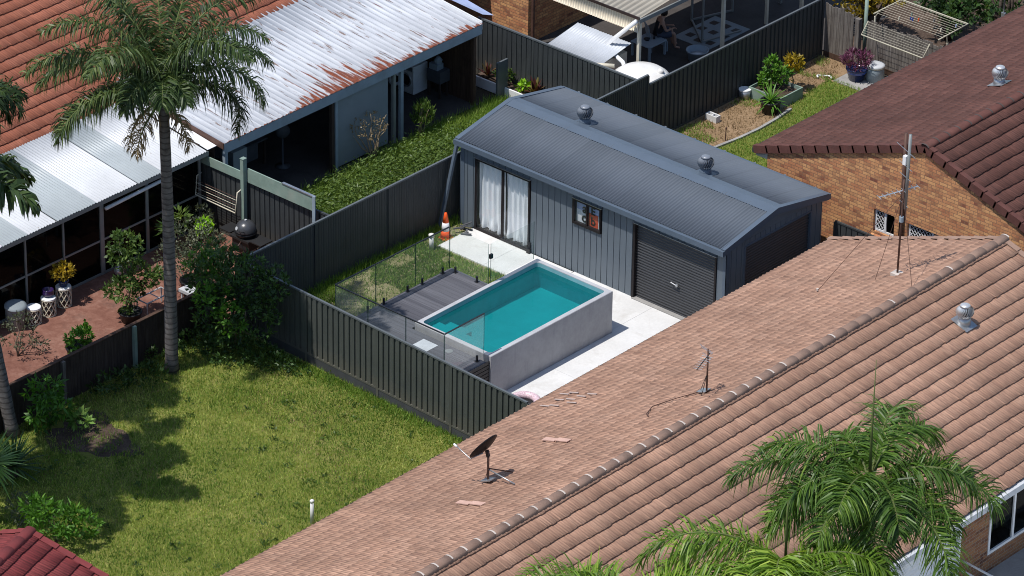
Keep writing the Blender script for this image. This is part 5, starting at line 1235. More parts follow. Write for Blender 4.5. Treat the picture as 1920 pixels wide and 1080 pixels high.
# seated person
def person():
    P = thing('person', 'person in a dark singlet and grey shorts sitting in the shade looking at their hands', 'person', (-2.9, 11.95, 0))
    J = {'pel': (-3.02, 11.80, .46), 'wa': (-3.0, 11.80, .63), 'ch': (-2.96, 11.84, .86), 'ne': (-2.94, 11.88, 1.0), 'he': (-2.91, 11.94, 1.09), 'ht': (-2.92, 11.93, 1.22)}
    fw_ = Vector((.55, .83, 0)).normalized(); sd = Vector((fw_.y, -fw_.x, 0))
    v = [Vector(J[k]) for k in ('pel', 'wa', 'ch', 'ne', 'he', 'ht')]; e = [(0, 1), (1, 2), (2, 3), (3, 4), (4, 5)]
    r = [(.15, .12), (.135, .105), (.165, .11), (.055, .055), (.088, .095), (.07, .08)]
    def chain(parent, pts, rr):
        k = parent
        for p, q in zip(pts, rr):
            v.append(Vector(p)); r.append(q); e.append((k, len(v) - 1)); k = len(v) - 1
        return k
    hands = []
    for s in (-1, 1):
        pe, ch = v[0], v[2]; hip = pe + sd * s * .09; kn = hip + fw_ * .44 + Vector((0, 0, .05)) + sd * s * .05; an = kn + fw_ * .04 + Vector((0, 0, -.42)); an.z = .075
        chain(0, [hip, hip.lerp(kn, .5), kn, kn.lerp(an, .45), an, an + fw_ * .15 + Vector((0, 0, -.04))], [(.095, .095), (.08, .08), (.06, .06), (.055, .055), (.036, .036), (.034, .028)])
        sh = ch + sd * s * .17 + Vector((0, 0, .05)); el = sh + fw_ * .10 + Vector((0, 0, -.26)) + sd * s * .05; wr = el + fw_ * .22 + Vector((0, 0, .02)) - sd * s * .11
        chain(2, [sh, sh.lerp(el, .5), el, el.lerp(wr, .5), wr, wr + fw_ * .06], [(.055, .055), (.046, .046), (.04, .04), (.034, .034), (.025, .025), (.034, .018)])
        hands.append((wr + fw_ * .06, s))
    me = bpy.data.meshes.new('body'); me.from_pydata([tuple(q - Vector((-2.9, 11.95, 0))) for q in v], e, []); me.update()
    o = bpy.data.objects.new('body', me); COL.objects.link(o); o.parent = P; ORG[o.name] = Vector((-2.9, 11.95, 0))
    m = o.modifiers.new('skin', 'SKIN'); m.use_smooth_shade = True
    for i, q in enumerate(r): me.skin_vertices[0].data[i].radius = q
    me.skin_vertices[0].data[0].use_root = True
    o.modifiers.new('sub', 'SUBSURF').levels = 2; o.modifiers['sub'].render_levels = 2
    me.materials.append(M['skin'])
    fb = MB()
    for h, s in hands:
        for i in range(4):
            b = h + sd * ((i - 1.5) * .018); fb.tube([b, b + fw_ * .04 + Vector((0, 0, -.004)), b + fw_ * (.06 + .008 * (i in (1, 2))) + Vector((0, 0, -.03))], [.009, .008, .006], 6)
        b = h - sd * s * .035 - fw_ * .03; fb.tube([b, b - sd * s * .02 + fw_ * .03, b - sd * s * .022 + fw_ * .055], [.01, .009, .007], 6)
    he = v[4]
    fb.lathe(he + fw_ * .088, [(.016, -.02), (.012, .01), (0, .018)], 8, tuple(fw_))
    for s in (-1, 1): fb.lathe(he + sd * s * .082, [(.03, 0), (.02, .012)], 8, tuple(sd * s))
    fb.build('hands_and_features', M['skin'], P, True)
    MB().lathe(he + Vector((0, 0, .02)) - fw_ * .012, [(.092, -.05), (.104, .02), (.098, .08), (.06, .135), (0, .15)], 16).build('hair', M['hair'], P, True)
    def clothes(pts, name, mat):
        mb = MB(); n = 16
        for (c, a, b) in pts:
            for k in range(n):
                t_ = 2 * PI * k / n; mb.v.append(tuple(c + sd * (a * math.cos(t_)) + fw_ * (b * math.sin(t_))))
        for i in range(len(pts) - 1):
            for k in range(n): mb.f.append((i * n + k, i * n + (k + 1) % n, (i + 1) * n + (k + 1) % n, (i + 1) * n + k))
        return mb.build(name, mat, P, True)
    clothes([(v[0] + Vector((0, 0, .02)), .178, .15), (v[1], .16, .132), (v[2] - Vector((0, 0, .03)), .187, .138), (v[2] + Vector((0, 0, .06)), .14, .12)], 'singlet', M['cloth_dark'])
    sb = MB()
    for s in (-1, 1):
        hip = v[0] + sd * s * .09; kn = hip + fw_ * .36 + Vector((0, 0, .04)) + sd * s * .04
        sb.tube([hip - fw_ * .06, hip.lerp(kn, .5), kn], [.125, .108, .098], 12)
    sb.build('shorts', M['cloth_blue'], P, True)
    c = thing('chair', 'low chair under the person on the shaded patio', 'chair', (-3.05, 11.78, 0))
    b0 = Vector((-3.03, 11.80, 0)); sq = []
    for a, b in ((-.22, -.24), (.22, -.24), (.22, .22), (-.22, .22)): sq.append(b0 + sd * a + fw_ * b)
    MB().prism([q + Vector((0, 0, .31)) for q in sq], (0, 0, .03)).build('seat', M['bluegrey'], c)
    for q in sq: MB().bar(q + Vector((0, 0, .005)), q + Vector((0, 0, .31)), .04, .04, up=(1, 0, 0)).build('leg', M['bluegrey'], c)
    MB().prism([sq[0] + Vector((0, 0, .34)), sq[1] + Vector((0, 0, .34)), sq[1] - fw_ * .08 + Vector((0, 0, .80)), sq[0] - fw_ * .08 + Vector((0, 0, .80))], tuple(-fw_ * .025)).build('backrest', M['bluegrey'], c)
person()

# ================================================================== garden bed behind the shed
GB = thing('garden_bed', 'narrow raised garden bed with a white edging board along the charcoal fence', 'garden bed', (-4, 6.75, 0))
MB().box((-5.35, 6.50, 0), (-2.2, 6.55, .30)).build('edging', M['white'], GB)
MB().box((-5.35, 6.56, 0), (-2.2, 7.0, .22)).build('soil', M['soil'], GB)

# ================================================================== back yard on the right
PB = thing('planter', 'low green corrugated raised planter box in the dry yard', 'planter', (1.35, 11.55, 0))
for a, b in (((.82, 11.15, 0), (.86, 12.15, .34)), ((1.92, 11.15, 0), (1.96, 12.15, .34)), ((.86, 11.15, 0), (1.92, 11.19, .34)), ((.86, 12.11, 0), (1.92, 12.15, .34))): MB().box(a, b).build('side', M['palegreen'], PB)
MB().box((.86, 11.19, 0), (1.92, 12.11, .24)).build('soil', M['soil'], PB)
def pot(name, label, loc, r0, r1, h, mat, rim=None, soil=True, cat='pot'):
    t = thing(name, label, cat, loc)
    MB().lathe(loc, [(r0, 0), (r1, h), (r1 * 1.06, h), (r1 * 1.06, h + .035), (r1 * .9, h + .035), (r1 * .88, h - .02)], 24).build('pot_body', M[mat], t, True)
    if rim: MB().lathe((loc[0], loc[1], loc[2] + h * .72), [(r0 + (r1 - r0) * .72 + .004, 0), (r1 + .006, h * .24)], 24, cap=False).build('glaze_band', M[rim], t, True)
    if soil: MB().lathe((loc[0], loc[1], loc[2] + h - .03), [(r1 * .9, 0), (0, .012)], 20).build('soil', M['soil'], t)
    return t
pot('plant_pot', 'dark blue glazed pot with a bright blue band holding a purple plant', (2.33, 14.10, .0), .20, .30, .36, 'blueglaze', 'bluerim')
pot('plant_pot', 'big black plastic pot with a strappy lily in front of the green planter', (1.85, 10.85, 0), .22, .28, .34, 'plastic_black')
t = thing('bucket', 'grey bucket with a white top standing by the charcoal fence', 'bucket', (.78, 11.05, 0))
MB().lathe((.78, 11.05, 0), [(.15, 0), (.17, .26)], 20).build('body', M['galv'], t, True); MB().lathe((.78, 11.05, .26), [(.175, 0), (.175, .03), (0, .032)], 20).build('lid', M['white'], t)
t = thing('lidded_bin', 'pale grey plastic bin with a round lid beside the blue pot', 'bin', (2.72, 14.45, 0))
MB().lathe((2.72, 14.45, 0), [(.27, 0), (.25, .38), (.24, .42)], 24).build('body', M['bluegrey'], t, True); MB().lathe((2.72, 14.45, .42), [(.26, 0), (.265, .07), (.2, .09), (.12, .10), (0, .09)], 24).build('lid', M['grey_trim'], t, True)
o = MB().box((.62, 9.10, .0), (1.02, 9.28, .19)); t = thing('concrete_block', 'pale hollow concrete block lying in the dry grass', 'block', (.95, 9.35, 0))
cbk = MB(); x, y = .82, 9.28
for a, b in (((x, y, .0), (x + .39, y + .035, .19)), ((x, y + .155, 0), (x + .39, y + .19, .19)), ((x, y + .035, 0), (x + .035, y + .155, .19)), ((x + .355, y + .035, 0), (x + .39, y + .155, .19)), ((x + .178, y + .035, 0), (x + .212, y + .155, .19))): cbk.box(a, b)
cbk.box((x + .035, y + .035, .001), (x + .355, y + .155, .02)).build('block', M['concrete'], t)
ed = MB(); ept = [(2.05, 7.3), (2.16, 8.18), (2.27, 9.0), (2.31, 9.8), (2.27, 10.6), (2.17, 11.35)]
for (ax_, ay_), (bx_, by_) in zip(ept[:-1], ept[1:]): ed.bar((ax_, ay_, .03), (bx_, by_, .03), .085, .06)
tag(ed.build('garden_edging', M['concrete_old']), 'curved concrete garden edging between dry ground and green grass', 'edging')
MB().box((1.9, 13.6, -.02), (3.2, 14.72, .02)).build('paving_slab', M['concrete_old'])['kind'] = 'structure'
tag(MB().tube([(2.05, 8.65, 0), (2.07, 8.65, .38)], .015, 6).lathe((2.07, 8.65, .36), [(.03, 0), (.02, .05)], 8).build('tap_stake', M['rustpipe']), 'thin rusty stake poking up beside the curved edging', 'stake')
tag(MB().tube([(1.62 + .22 * math.cos(a), 13.55 + .16 * math.sin(a), .03 + .03 * math.sin(2 * a)) for a in np.linspace(.4, 4.2, 14)], .025, 6).build('hose_piece', M['white'], smooth=True), 'loop of white hose on the straw coloured ground', 'hose')
# timber fences
def palings(label, x0, x1, y, h, seed, mat='timber', skip=()):
    t = thing('timber_fence', label, 'fence', ((x0 + x1) / 2, y, 0)); rnd = random.Random(seed); mb = MB(); x = x0; i = 0
    while x < x1 - .02:
        wd_ = rnd.uniform(.10, .125)
        if i not in skip: mb.box((x, y - .01, .05), (x + wd_ - .008, y + .008 + rnd.uniform(0, .008), h + rnd.uniform(-.05, .04)))
        x += wd_; i += 1
    mb.build('palings', M[mat], t); [MB().box((x0, y + .02, za), (x1, y + .06, za + .08)).build('rail', M['timber_dark'], t) for za in (.35, h - .35)]
    MB().box((x0, y - .02, .0), (x1, y + .0, .16)).build('plinth_board', M['timber_brown'], t)
    return t
palings('weathered grey timber paling panel at the corner of the charcoal fence', .66, 1.66, 14.74, 1.62, 1)
palings('weathered grey timber fence behind the fold out clothesline', 1.98, 6.2, 14.98, 1.45, 2)
tag(MB().box((1.74, 14.70, 0), (1.88, 14.84, 1.5)).build('timber_post', M['timber']), 'short weathered timber gate post between the two timber fences', 'post')
tag(MB().tube([(1.70, 15.25, 0), (1.70, 15.25, 1.95)], .055, 10).build('steel_post', M['palegreen'], smooth=True), 'pale green round steel post of the fold out clothesline', 'post')
CL = thing('clothesline', 'large cream fold out clothesline with two racks above the timber fence', 'clothesline', (3.6, 15.2, 1.3))
fz = 1.90
M['dullcream'] = paint('dull_cream_paint', (0.40, 0.37, 0.28), 0.55, 0, 0.15, 6)
MB().tube([(2.42, 14.62, fz), (2.42, 15.90, fz), (4.74, 15.90, fz), (4.76, 14.50, fz)], .022, 7).build('upper_frame', M['dullcream'], CL, True)
MB().tube([(2.42, 14.9, fz), (2.2, 15.0, 1.6)], .016, 6).tube([(4.75, 14.9, fz), (4.72, 15.0, 1.6)], .016, 6).tube([(2.2, 15.0, .9), (2.2, 15.0, 1.62)], .03, 8).tube([(4.72, 15.0, .9), (4.72, 15.0, 1.62)], .03, 8).build('bracket', M['offwhite'], CL)
for i in range(10): MB().tube([(2.42, 14.72 + i * .125, fz), (4.75, 14.72 + i * .125, fz)], .0055, 4).build('line', M['dullcream'], CL)
MB().tube([(2.25, 14.62, 1.62), (2.25, 14.33, 1.30), (4.40, 14.33, 1.28), (4.40, 14.62, 1.62)], .02, 7).build('lower_frame', M['dullcream'], CL, True)
for i in range(6): MB().tube([(2.25, 14.38 + i * .045, 1.35 + i * .05), (4.4, 14.38 + i * .045, 1.35 + i * .05)], .0045, 4).build('line', M['dullcream'], CL)
for i, (x, y, m) in enumerate(((3.35, 15.1, 'bluerim'), (3.42, 15.1, 'bluerim'), (3.55, 15.2, 'leaf_yellow'), (3.2, 15.35, 'palegreen'), (3.9, 15.45, 'galv'), (4.55, 15.6, 'bluefilm'), (4.4, 15.1, 'offwhite'), (3.1, 14.9, 'offwhite'))):
    tag(MB().box((x - .012, y - .02, fz - .07), (x + .012, y + .02, fz + .03)).build('clothes_peg', M[m if m != 'leaf_yellow' else 'orange']), 'plastic clothes peg clipped to the large cream clothesline', 'peg', 'pegs on the clothesline')
AT = thing('aerial', 'slim steel aerial pole at the far eave of the dark chocolate roof', 'aerial', (5.35, 16.4, 2.2))
MB().tube([(5.55, 16.4, 2.3), (5.57, 16.4, 3.6)], .025, 7).build('mast', M['galv'], AT, True)
MB().tube([(5.2, 16.5, 3.1), (4.9, 16.3, 2.85), (4.65, 16.55, 3.1), (4.9, 16.6, 3.35)], .015, 5).build('elements', M['galv'], AT)
MB().box((5.50, 16.36, 2.22), (5.62, 16.44, 2.34)).build('clamp', M['galv'], AT)

# ================================================================== red patio furniture
def drum_stool(name, label, x, y, r, h):
    t = thing(name, label, 'stool', (x, y, .012), 'white lattice drum stools on the red patio')
    MB().lathe((x, y, h - .02), [(r, 0), (r, .028), (r - .01, .034), (0, .036)], 26).build('top', M['white'], t)
    lt = MB(); n = 9
    for i in range(n):
        for s in (-1, 1):
            pts = []
            for j in range(13):
                u = j / 12; a = 2 * PI * i / n + s * u * 2 * PI / n * 2.0; bul = 1 + .02 * math.sin(PI * u); pts.append((x + r * .95 * bul * math.cos(a), y + r * .95 * bul * math.sin(a), .03 + u * (h - .05)))
            lt.tube(pts, .013, 5, False)
    lt.build('lattice', M['offwhite'], t, True)
    rg = MB()
    for z in (.03, h - .03): rg.tube([(x + r * .97 * math.cos(a), y + r * .97 * math.sin(a), z) for a in np.linspace(0, 2 * PI, 25)], .014, 5, False)
    rg.build('ring', M['offwhite'], t, True)
    return t
drum_stool('lattice_stool', 'white lattice drum stool carrying the yellow flowering plant', -4.28, -10.02, .20, .55)
drum_stool('lattice_stool', 'white lattice drum stool with the purple pot on it', -4.20, -10.62, .19, .50)
drum_stool('lattice_stool', 'white lattice drum stool with an empty top next to the grey bin', -4.16, -11.16, .19, .46)
t = thing('plant_pot', 'squat purple glazed pot on the middle lattice stool', 'pot', (-4.24, -10.58, .517))
MB().lathe((-4.24, -10.58, .517), [(.09, 0), (.15, .05), (.16, .12), (.14, .17), (.15, .185), (.12, .19), (.11, .12), (0, .11)], 24).build('pot_body', M['purple'], t, True)
t = thing('round_bin', 'weathered grey blue round bin with a loose lid at the patio edge', 'bin', (-4.30, -11.65, .012))
MB().lathe((-4.30, -11.65, .012), [(.22, 0), (.26, .58), (.27, .60)], 26).build('body', M['bin'], t, True); MB().lathe((-4.29, -11.64, .615), [(.28, 0), (.285, .04), (.2, .08), (0, .09)], 26, (.08, -.05, 1)).build('lid', M['sheet_grey'], t, True)
pot('plant_pot', 'large black plastic pot of mint coloured shrub by the timber fence', (-1.85, -11.75, .012), .26, .34, .42, 'plastic_black')
pot('plant_pot', 'black nursery pot holding the tall citrus tree', (-2.45, -9.45, .012), .22, .29, .26, 'plastic_black')
pot('plant_pot', 'dark pot under the grey green shrub near the barbecue', (-2.35, -7.35, .012), .25, .32, .36, 'plastic_black')
pot('plant_pot', 'small dark pot with the yellow plant on the lattice stool', (-4.27, -10.02, .567), .09, .13, .13, 'blueglaze')
t = thing('glass_ornament', 'silver round vase with a narrow neck at the patio door', 'vase', (-4.42, -7.95, .012))
MB().lathe((-4.42, -7.95, .012), [(.05, 0), (.12, .05), (.14, .13), (.11, .21), (.035, .26), (.03, .42), (.045, .44)], 20).build('vase_body', M['shiny'], t, True)
t = thing('plant_stand', 'white wire plant stand beside the citrus pot', 'plant stand', (-2.45, -8.6, .012))
for x, y in ((-2.62, -9.05), (-2.62, -8.2), (-2.25, -9.05), (-2.25, -8.2)): MB().tube([(x, y, .015), (x, y, .42)], .018, 6).build('leg', M['grey_trim'], t)
MB().tube([(-2.62, -9.05, .42), (-2.62, -8.2, .42), (-2.25, -8.2, .42), (-2.25, -9.05, .42), (-2.62, -9.05, .42)], .02, 6).tube([(-2.62, -8.62, .42), (-2.25, -8.62, .42)], .014, 6).build('frame', M['grey_trim'], t)
t = thing('trough', 'white plastic trough table by the palm trunk behind the timber fence', 'trough', (-1.9, -7.75, .012))
MB().box((-2.25, -7.95, .34), (-1.55, -7.62, .42)).build('top', M['grey_trim'], t)
for x, y in ((-2.2, -7.92), (-2.2, -7.68), (-1.65, -7.92), (-1.65, -7.68)): MB().box((x, y, .015), (x + .05, y + .04, .34)).build('leg', M['grey_trim'], t)
# kettle barbecue
BQ = thing('kettle_barbecue', 'charcoal domed kettle barbecue on a folding cart by the ribbed fence', 'barbecue', (-2.62, -5.15, .012))
x, y = -2.72, -5.05
MB().lathe((x, y, .78), [(.28, 0), (.277, .05), (.255, .15), (.185, .25), (.07, .30), (0, .305)], 26).build('lid', M['kettle'], BQ, True)
MB().lathe((x, y, .775), [(.10, -.22), (.22, -.16), (.28, -.04), (.30, 0)], 26).build('bowl', M['black'], BQ, True)
MB().tube([(x + .06, y - .27, .88), (x + .08, y - .33, .91), (x + .17, y - .30, .91), (x + .17, y - .23, .88)], .014, 6).build('handle', M['black'], BQ, True)
MB().lathe((x - .08, y - .25, .92), [(.05, 0), (.05, .008)], 16, (-.25, -.9, .35)).lathe((x, y, 1.085), [(.03, 0), (.03, .03)], 10).build('badge', M['grey_trim'], BQ)
MB().box((x - .75, y - .22, .66), (x - .36, y + .22, .69)).build('side_shelf', M['plastic_black'], BQ)
MB().box((x + .36, y - .22, .66), (x + .75, y + .22, .69)).build('side_shelf', M['plastic_black'], BQ)
MB().box((x - .34, y - .26, .60), (x + .34, y + .26, .66)).box((x - .30, y - .2, .35), (x + .3, y + .2, .58)).build('cart_body', M['plastic_black'], BQ)
for a, b in ((-.3, -.2), (.3, -.2), (-.3, .2), (.3, .2)): MB().tube([(x + a, y + b, .02), (x - a * .3, y + b, .68)], .016, 6).build('leg', M['galv' if a < 0 and b < 0 else 'black'], BQ)
M['plastic_black'].name = 'black_plastic'

# ================================================================== plants
def plant(name, label, cat, base, stems, blobs, n, L, W, leaf, seed, group=None, stem_mat='branch', r0=.02, **k):
    t = thing(name, label, cat, base, group)
    if stems: branches('stem', base, stems, r0, M[stem_mat], t, seed)
    crown('foliage', blobs, n, L, W, M[leaf], t, seed, **k)
    return t

def palm(name, label, base, height, lean, nfr, L, leaf, seed, elr=(1.15, -.35), r=(.17, .13), droop=(1.2, 2.2), ll=.5, group=None, spear=False, fix=None, grav=.55, plume=.45, nleaf=110, lw=.042, shaft=False, size_jit=(.85, 1.1), dead=()):
    rng = np.random.default_rng(seed); t = thing(name, label, 'palm tree', base, group); b = Vector(base); top = b + Vector((lean[0], lean[1], height))
    pts = []; rr = []; m = 26
    for i in range(m + 1):
        u = i / m; p = b.lerp(top, u) + Vector((math.sin(u * 3) * .03, math.cos(u * 2.3) * .03 - .03, 0)); pts.append(p)
        rr.append((r[0] * (1 - u) + r[1] * u) * (1 + .03 * (i % 2)) * (1.25 if i == 0 else 1))
    MB().tube(pts, rr, 14).build('trunk', M['bark'], t, True)
    tp = Vector(pts[-1])
    if shaft:
        MB().tube([tp - Vector((0, 0, .02)), tp + Vector((0, 0, .4)), tp + Vector((0, 0, .95))], [r[1] * 1.15, r[1] * 1.1, r[1] * .55], 12).build('crownshaft', M['rachis'], t, True); tp = tp + Vector((0, 0, .75))
    else:
        mb = MB()
        for i in range(14):
            a = i * 2.4; d = Vector((math.cos(a), math.sin(a), 0)); q = tp + Vector((0, 0, -.22 + i * .035))
            mb.tube([q + d * r[1] * .8, q + d * (r[1] * 1.35) + Vector((0, 0, .22)), q + d * (r[1] * 2.0) + Vector((0, 0, .50))], [.055, .04, .02], 5)
        mb.build('frond_boots', M['bark_brown'], t, True); tp = tp + Vector((0, 0, .2))
    fr = []
    if fix:
        fr = list(fix)
    ga = 2.399963
    for i in range(nfr - len(fr)):
        u = (i + .5) / max(1, nfr - len(fr)); el = elr[0] * (1 - u) + elr[1] * u
        fr.append((seed * 1.3 + i * ga, el + rng.normal(0, .08), L * rng.uniform(*size_jit), droop[0] * (1 - u) + droop[1] * u * .6 + rng.normal(0, .12)))
    for az, el, l_, dr in dead:
        frond(t, tuple(tp + Vector((math.cos(az), math.sin(az), -.25))  * 1.0 - Vector((math.cos(az), math.sin(az), 0)) * .85), az, el, l_, dr, rng, M['leaf_dry'], nleaf=60, ll=.4, lw=.03, grav=1.2, plume=.6)['label'] = 'dead brown frond hanging below the crown'
    for az, el, l_, dr in fr:
        frond(t, tuple(tp + Vector((math.cos(az), math.sin(az), 0)) * r[1] * .6), az, el, l_, dr, rng, M[leaf], nleaf=nleaf, ll=ll, lw=lw, grav=grav, twist=rng.normal(0, .15), plume=plume)
    if spear:
        MB().tube([tp, tp + Vector((-.02, 0, 1.3)), tp + Vector((-.03, .02, spear))], [.035, .022, .006], 6).build('spear_leaf', M['rachis'], t, True)
    return t

# camera-side direction of a picture-right move is (0.75, 0.66); picture-left is the opposite
AR = math.atan2(.66, .75)
palm('queen_palm', 'tall queen palm rising from the lawn with its grey ringed trunk and arching olive fronds', (.09, -10.49, 0), 7.45, (.0, .0), 20, 3.2, 'leaf_olive', 3,
     fix=[(AR + PI + .10, .95, 3.9, 1.75), (AR + PI - .30, .70, 3.6, 1.75), (AR + PI + .45, .45, 3.3, 1.8), (AR + PI - .05, .12, 3.1, 1.25), (AR + PI - .45, .05, 2.3, 1.1), (AR - .05, .95, 3.3, 2.6), (AR + .30, .40, 2.9, 2.5),
          (AR + 1.2, 1.30, 3.9, 1.5), (AR + 1.7, 1.15, 3.8, 1.4), (AR + 2.3, 1.2, 4.0, 1.5), (AR - .6, 1.40, 3.8, 2.0), (AR + PI + .9, 1.3, 3.9, 1.9), (AR - 1.5, 1.25, 1.9, 2.4), (AR - 1.1, 1.3, 1.8, 2.6), (AR - 2.1, 1.1, 2.0, 2.5), (AR + .75, 1.35, 3.9, 1.7), (AR + 2.7, 1.45, 4.2, 1.7), (AR + PI + .25, 1.4, 4.2, 1.9), (AR - .2, 1.45, 3.9, 2.0), (AR + .5, .9, 3.4, 2.0)],
     ll=.64, lw=.038, grav=1.05, plume=.65, r=(.165, .125), nleaf=150, dead=[(AR + PI - .2, -.7, 1.7, .9), (AR - .5, -.8, 1.3, .8), (AR + PI + .8, -.6, 1.5, 1.0)])
palm('queen_palm', 'queen palm by the patio fence whose trunk is cut by the picture edge', (-.45, -15.30, 0), 8.6, (-1.1, -.65), 20, 2.8, 'leaf_olive', 11, elr=(1.2, -.5),
     fix=[(AR - .1, .85, 2.3, 2.3), (AR + .5, .35, 2.0, 1.9), (AR - .6, .2, 1.6, 1.6), (AR, -.2, 1.5, 1.2)], ll=.58, lw=.050, grav=.85, plume=.6, r=(.165, .13), nleaf=110, size_jit=(.65, .85))
palm('queen_palm', 'queen palm outside the left edge shading the yucca corner of the lawn', (.75, -19.0, 0), 8.6, (0, 0), 22, 3.2, 'leaf_olive', 17, elr=(1.1, -.7), ll=.66, lw=.12, grav=.8, plume=.6, r=(.165, .13), nleaf=110)
P_ = AR + PI
palm('garden_palm', 'bright green palm with a tall upright spear in front of the salmon roof', (24.40, -14.60, 0), 8.0, (.05, .02), 16, 2.7, 'leaf_palm', 5, shaft=True, spear=2.75,
     fix=[(P_ - .05, .50, 3.1, 1.35), (P_ - .35, .75, 2.5, 1.5), (AR - 2.0, .80, 2.0, 1.6), (AR - .1, .60, 3.1, 1.85), (AR + .25, .5, 2.5, 1.6), (P_ + .25, -.05, 2.4, .9), (AR - .75, .15, 3.0, 1.5), (AR - 1.6, -.2, 2.3, 1.1),
          (AR + 1.15, 1.2, 2.5, 2.2), (AR + .75, 1.25, 2.4, 2.6), (AR + 2.0, .9, 1.3, 1.2), (AR - 2.3, .2, 2.0, 1.5), (AR - 1.2, .6, 2.0, 1.8), (AR - 2.7, .6, 2.2, 1.7), (P_ + .1, .15, 2.3, 1.2), (AR - .4, .35, 2.3, 1.6)], ll=.74, lw=.036, grav=.72, plume=.5, nleaf=125)
palm('garden_palm', 'shorter bright green palm partly in front of the taller spear palm', (24.1, -16.75, 0), 6.75, (0, .0), 11, 2.7, 'leaf_palm_lit', 8, shaft=True, spear=1.6,
     fix=[(P_ + .1, .9, 3.6, 2.1), (P_ - .3, .6, 2.9, 1.8), (AR - .15, .8, 2.6, 1.9), (AR - .9, .7, 2.5, 1.6), (AR - 1.57, .85, 2.2, 1.8), (AR - 2.2, .7, 2.5, 1.8), (AR + .4, .55, 2.3, 1.6), (P_ + .6, .5, 2.7, 1.6), (AR - 1.2, .2, 2.5, 1.2), (AR - .4, .3, 2.7, 1.3), (AR - 1.9, 1.2, 1.7, 2.0)], ll=.74, lw=.036, grav=.62, plume=.42, nleaf=125)
palm('garden_palm', 'low bright green palm at the bottom edge with fronds over the tiles', (22.4, -19.45, 0), 6.55, (0, 0), 8, 2.7, 'leaf_palm_lit', 14, shaft=True,
     fix=[(P_, .7, 2.7, 1.4), (P_ + .5, .6, 2.5, 1.5), (AR, .75, 2.6, 1.6), (AR - .5, .6, 2.5, 1.4), (AR - 1.2, .8, 2.1, 1.7), (AR - 2.0, .7, 2.4, 1.6), (AR + .5, .45, 2.2, 1.5), (AR + 2.4, .4, 1.9, 1.4)], ll=.74, lw=.036, grav=.62, plume=.42, nleaf=120)

# dark shrub tree in the fence corner
t = thing('shrub_tree', 'dense dark green shrub tree in the corner of the lawn fence', 'tree', (.55, -8.75, 0))
branches('trunk', (.45, -8.7, 0), [(-.2, -8.9, 1.9), (.9, -8.6, 2.2), (.2, -8.3, 2.5), (1.2, -9.0, 1.5), (-.1, -9.3, 1.4)], .055, M['branch'], t, 2)
crown('crown', [(-.15, -8.75, 1.75, .75, .7, .65), (.75, -8.45, 1.95, .8, .6, .75), (.3, -8.9, 2.35, .7, .65, .55), (1.25, -8.75, 1.25, .65, .6, .6), (-.45, -8.4, 2.2, .5, .5, .45), (.4, -9.1, 1.05, .7, .6, .6), (1.5, -8.3, 2.1, .5, .4, .5)], 5200, .115, .065, M['leaf_dark'], t, 21, shell=.6)
crown('sunlit_leaves', [(.35, -9.25, 1.7, .55, .4, .55), (-.35, -9.0, 2.3, .45, .35, .3), (.9, -9.2, 1.25, .45, .35, .4)], 750, .125, .08, M['leaf_bright'], t, 22, shell=.8)  # brighter leaf colour paints sunlight onto this side of the crown
plant('groundcover_shrub', 'low dark undergrowth at the foot of the lawn fence corner', 'shrub', (1.5, -8.6, 0), None, [(.6, -9.2, .25, .8, .5, .35), (1.6, -8.7, .25, .9, .4, .3), (-.2, -9.4, .25, .5, .5, .35), (2.3, -8.45, .15, .5, .25, .2)], 1900, .10, .055, 'leaf_dark', 23)
# potted and patio plants
plant('citrus_tree', 'tall two tiered citrus tree growing in the black nursery pot', 'tree', (-2.45, -9.45, .25), [(-2.5, -9.4, 1.2), (-2.3, -9.3, 1.0), (-2.7, -9.5, 2.2), (-2.4, -9.6, 1.1)],
      [(-2.55, -9.45, 2.15, .42, .42, .42), (-2.6, -9.4, 1.75, .45, .42, .35), (-2.35, -9.25, 1.25, .60, .50, .32), (-2.5, -9.6, .95, .55, .5, .3), (-2.0, -9.0, 1.3, .35, .3, .22), (-2.45, -9.5, .4, .22, .22, .18)], 2100, .115, .065, 'leaf_mid', 31, shell=.5)
plant('grey_shrub', 'wide grey green shrub growing in the dark pot near the barbecue', 'shrub', (-2.35, -7.35, .35), [(-2.3, -7.2, 1.2), (-2.7, -7.6, 1.3), (-2.0, -6.9, 1.2)],
      [(-2.45, -7.3, 1.45, .75, .75, .6), (-2.2, -6.9, 1.15, .65, .65, .5), (-2.6, -7.7, 1.05, .55, .55, .5), (-2.2, -7.2, .8, .55, .55, .35)], 2800, .085, .04, 'leaf_gray', 32, shell=.5)
plant('broadleaf_plant', 'bright broad leaved plant just behind the tall queen palm trunk', 'plant', (-4.15, -6.15, .012), [(-4.1, -6.1, 1.0)], [(-4.15, -6.1, 1.0, .34, .36, .24), (-4.3, -6.5, .75, .25, .25, .2)], 130, .22, .09, 'leaf_mid', 33, shell=.7, tint_c=.75)
plant('lime_plant', 'vivid lime green leafy plant beside the grey shrub', 'plant', (-3.55, -5.75, .012), [(-3.55, -5.75, .7)], [(-3.55, -5.75, .90, .19, .20, .22)], 110, .15, .12, 'leaf_lime', 34, shell=.8)
plant('dark_shrub', 'dark olive bush between the patio screens and the ribbed fence', 'shrub', (-4.2, -5.25, .012), None, [(-4.2, -5.25, .6, .45, .4, .5)], 700, .09, .05, 'leaf_gray', 35, tint_c=.2)
plant('pot_shrub', 'leafy green shrub filling the large black pot by the timber fence', 'plant', (-1.85, -11.75, .42), None, [(-1.85, -11.75, .68, .36, .36, .26), (-1.95, -11.5, .8, .2, .2, .2), (-1.65, -12.05, .42, .18, .18, .12)], 700, .10, .06, 'leaf_bright', 36, tint_c=.35)
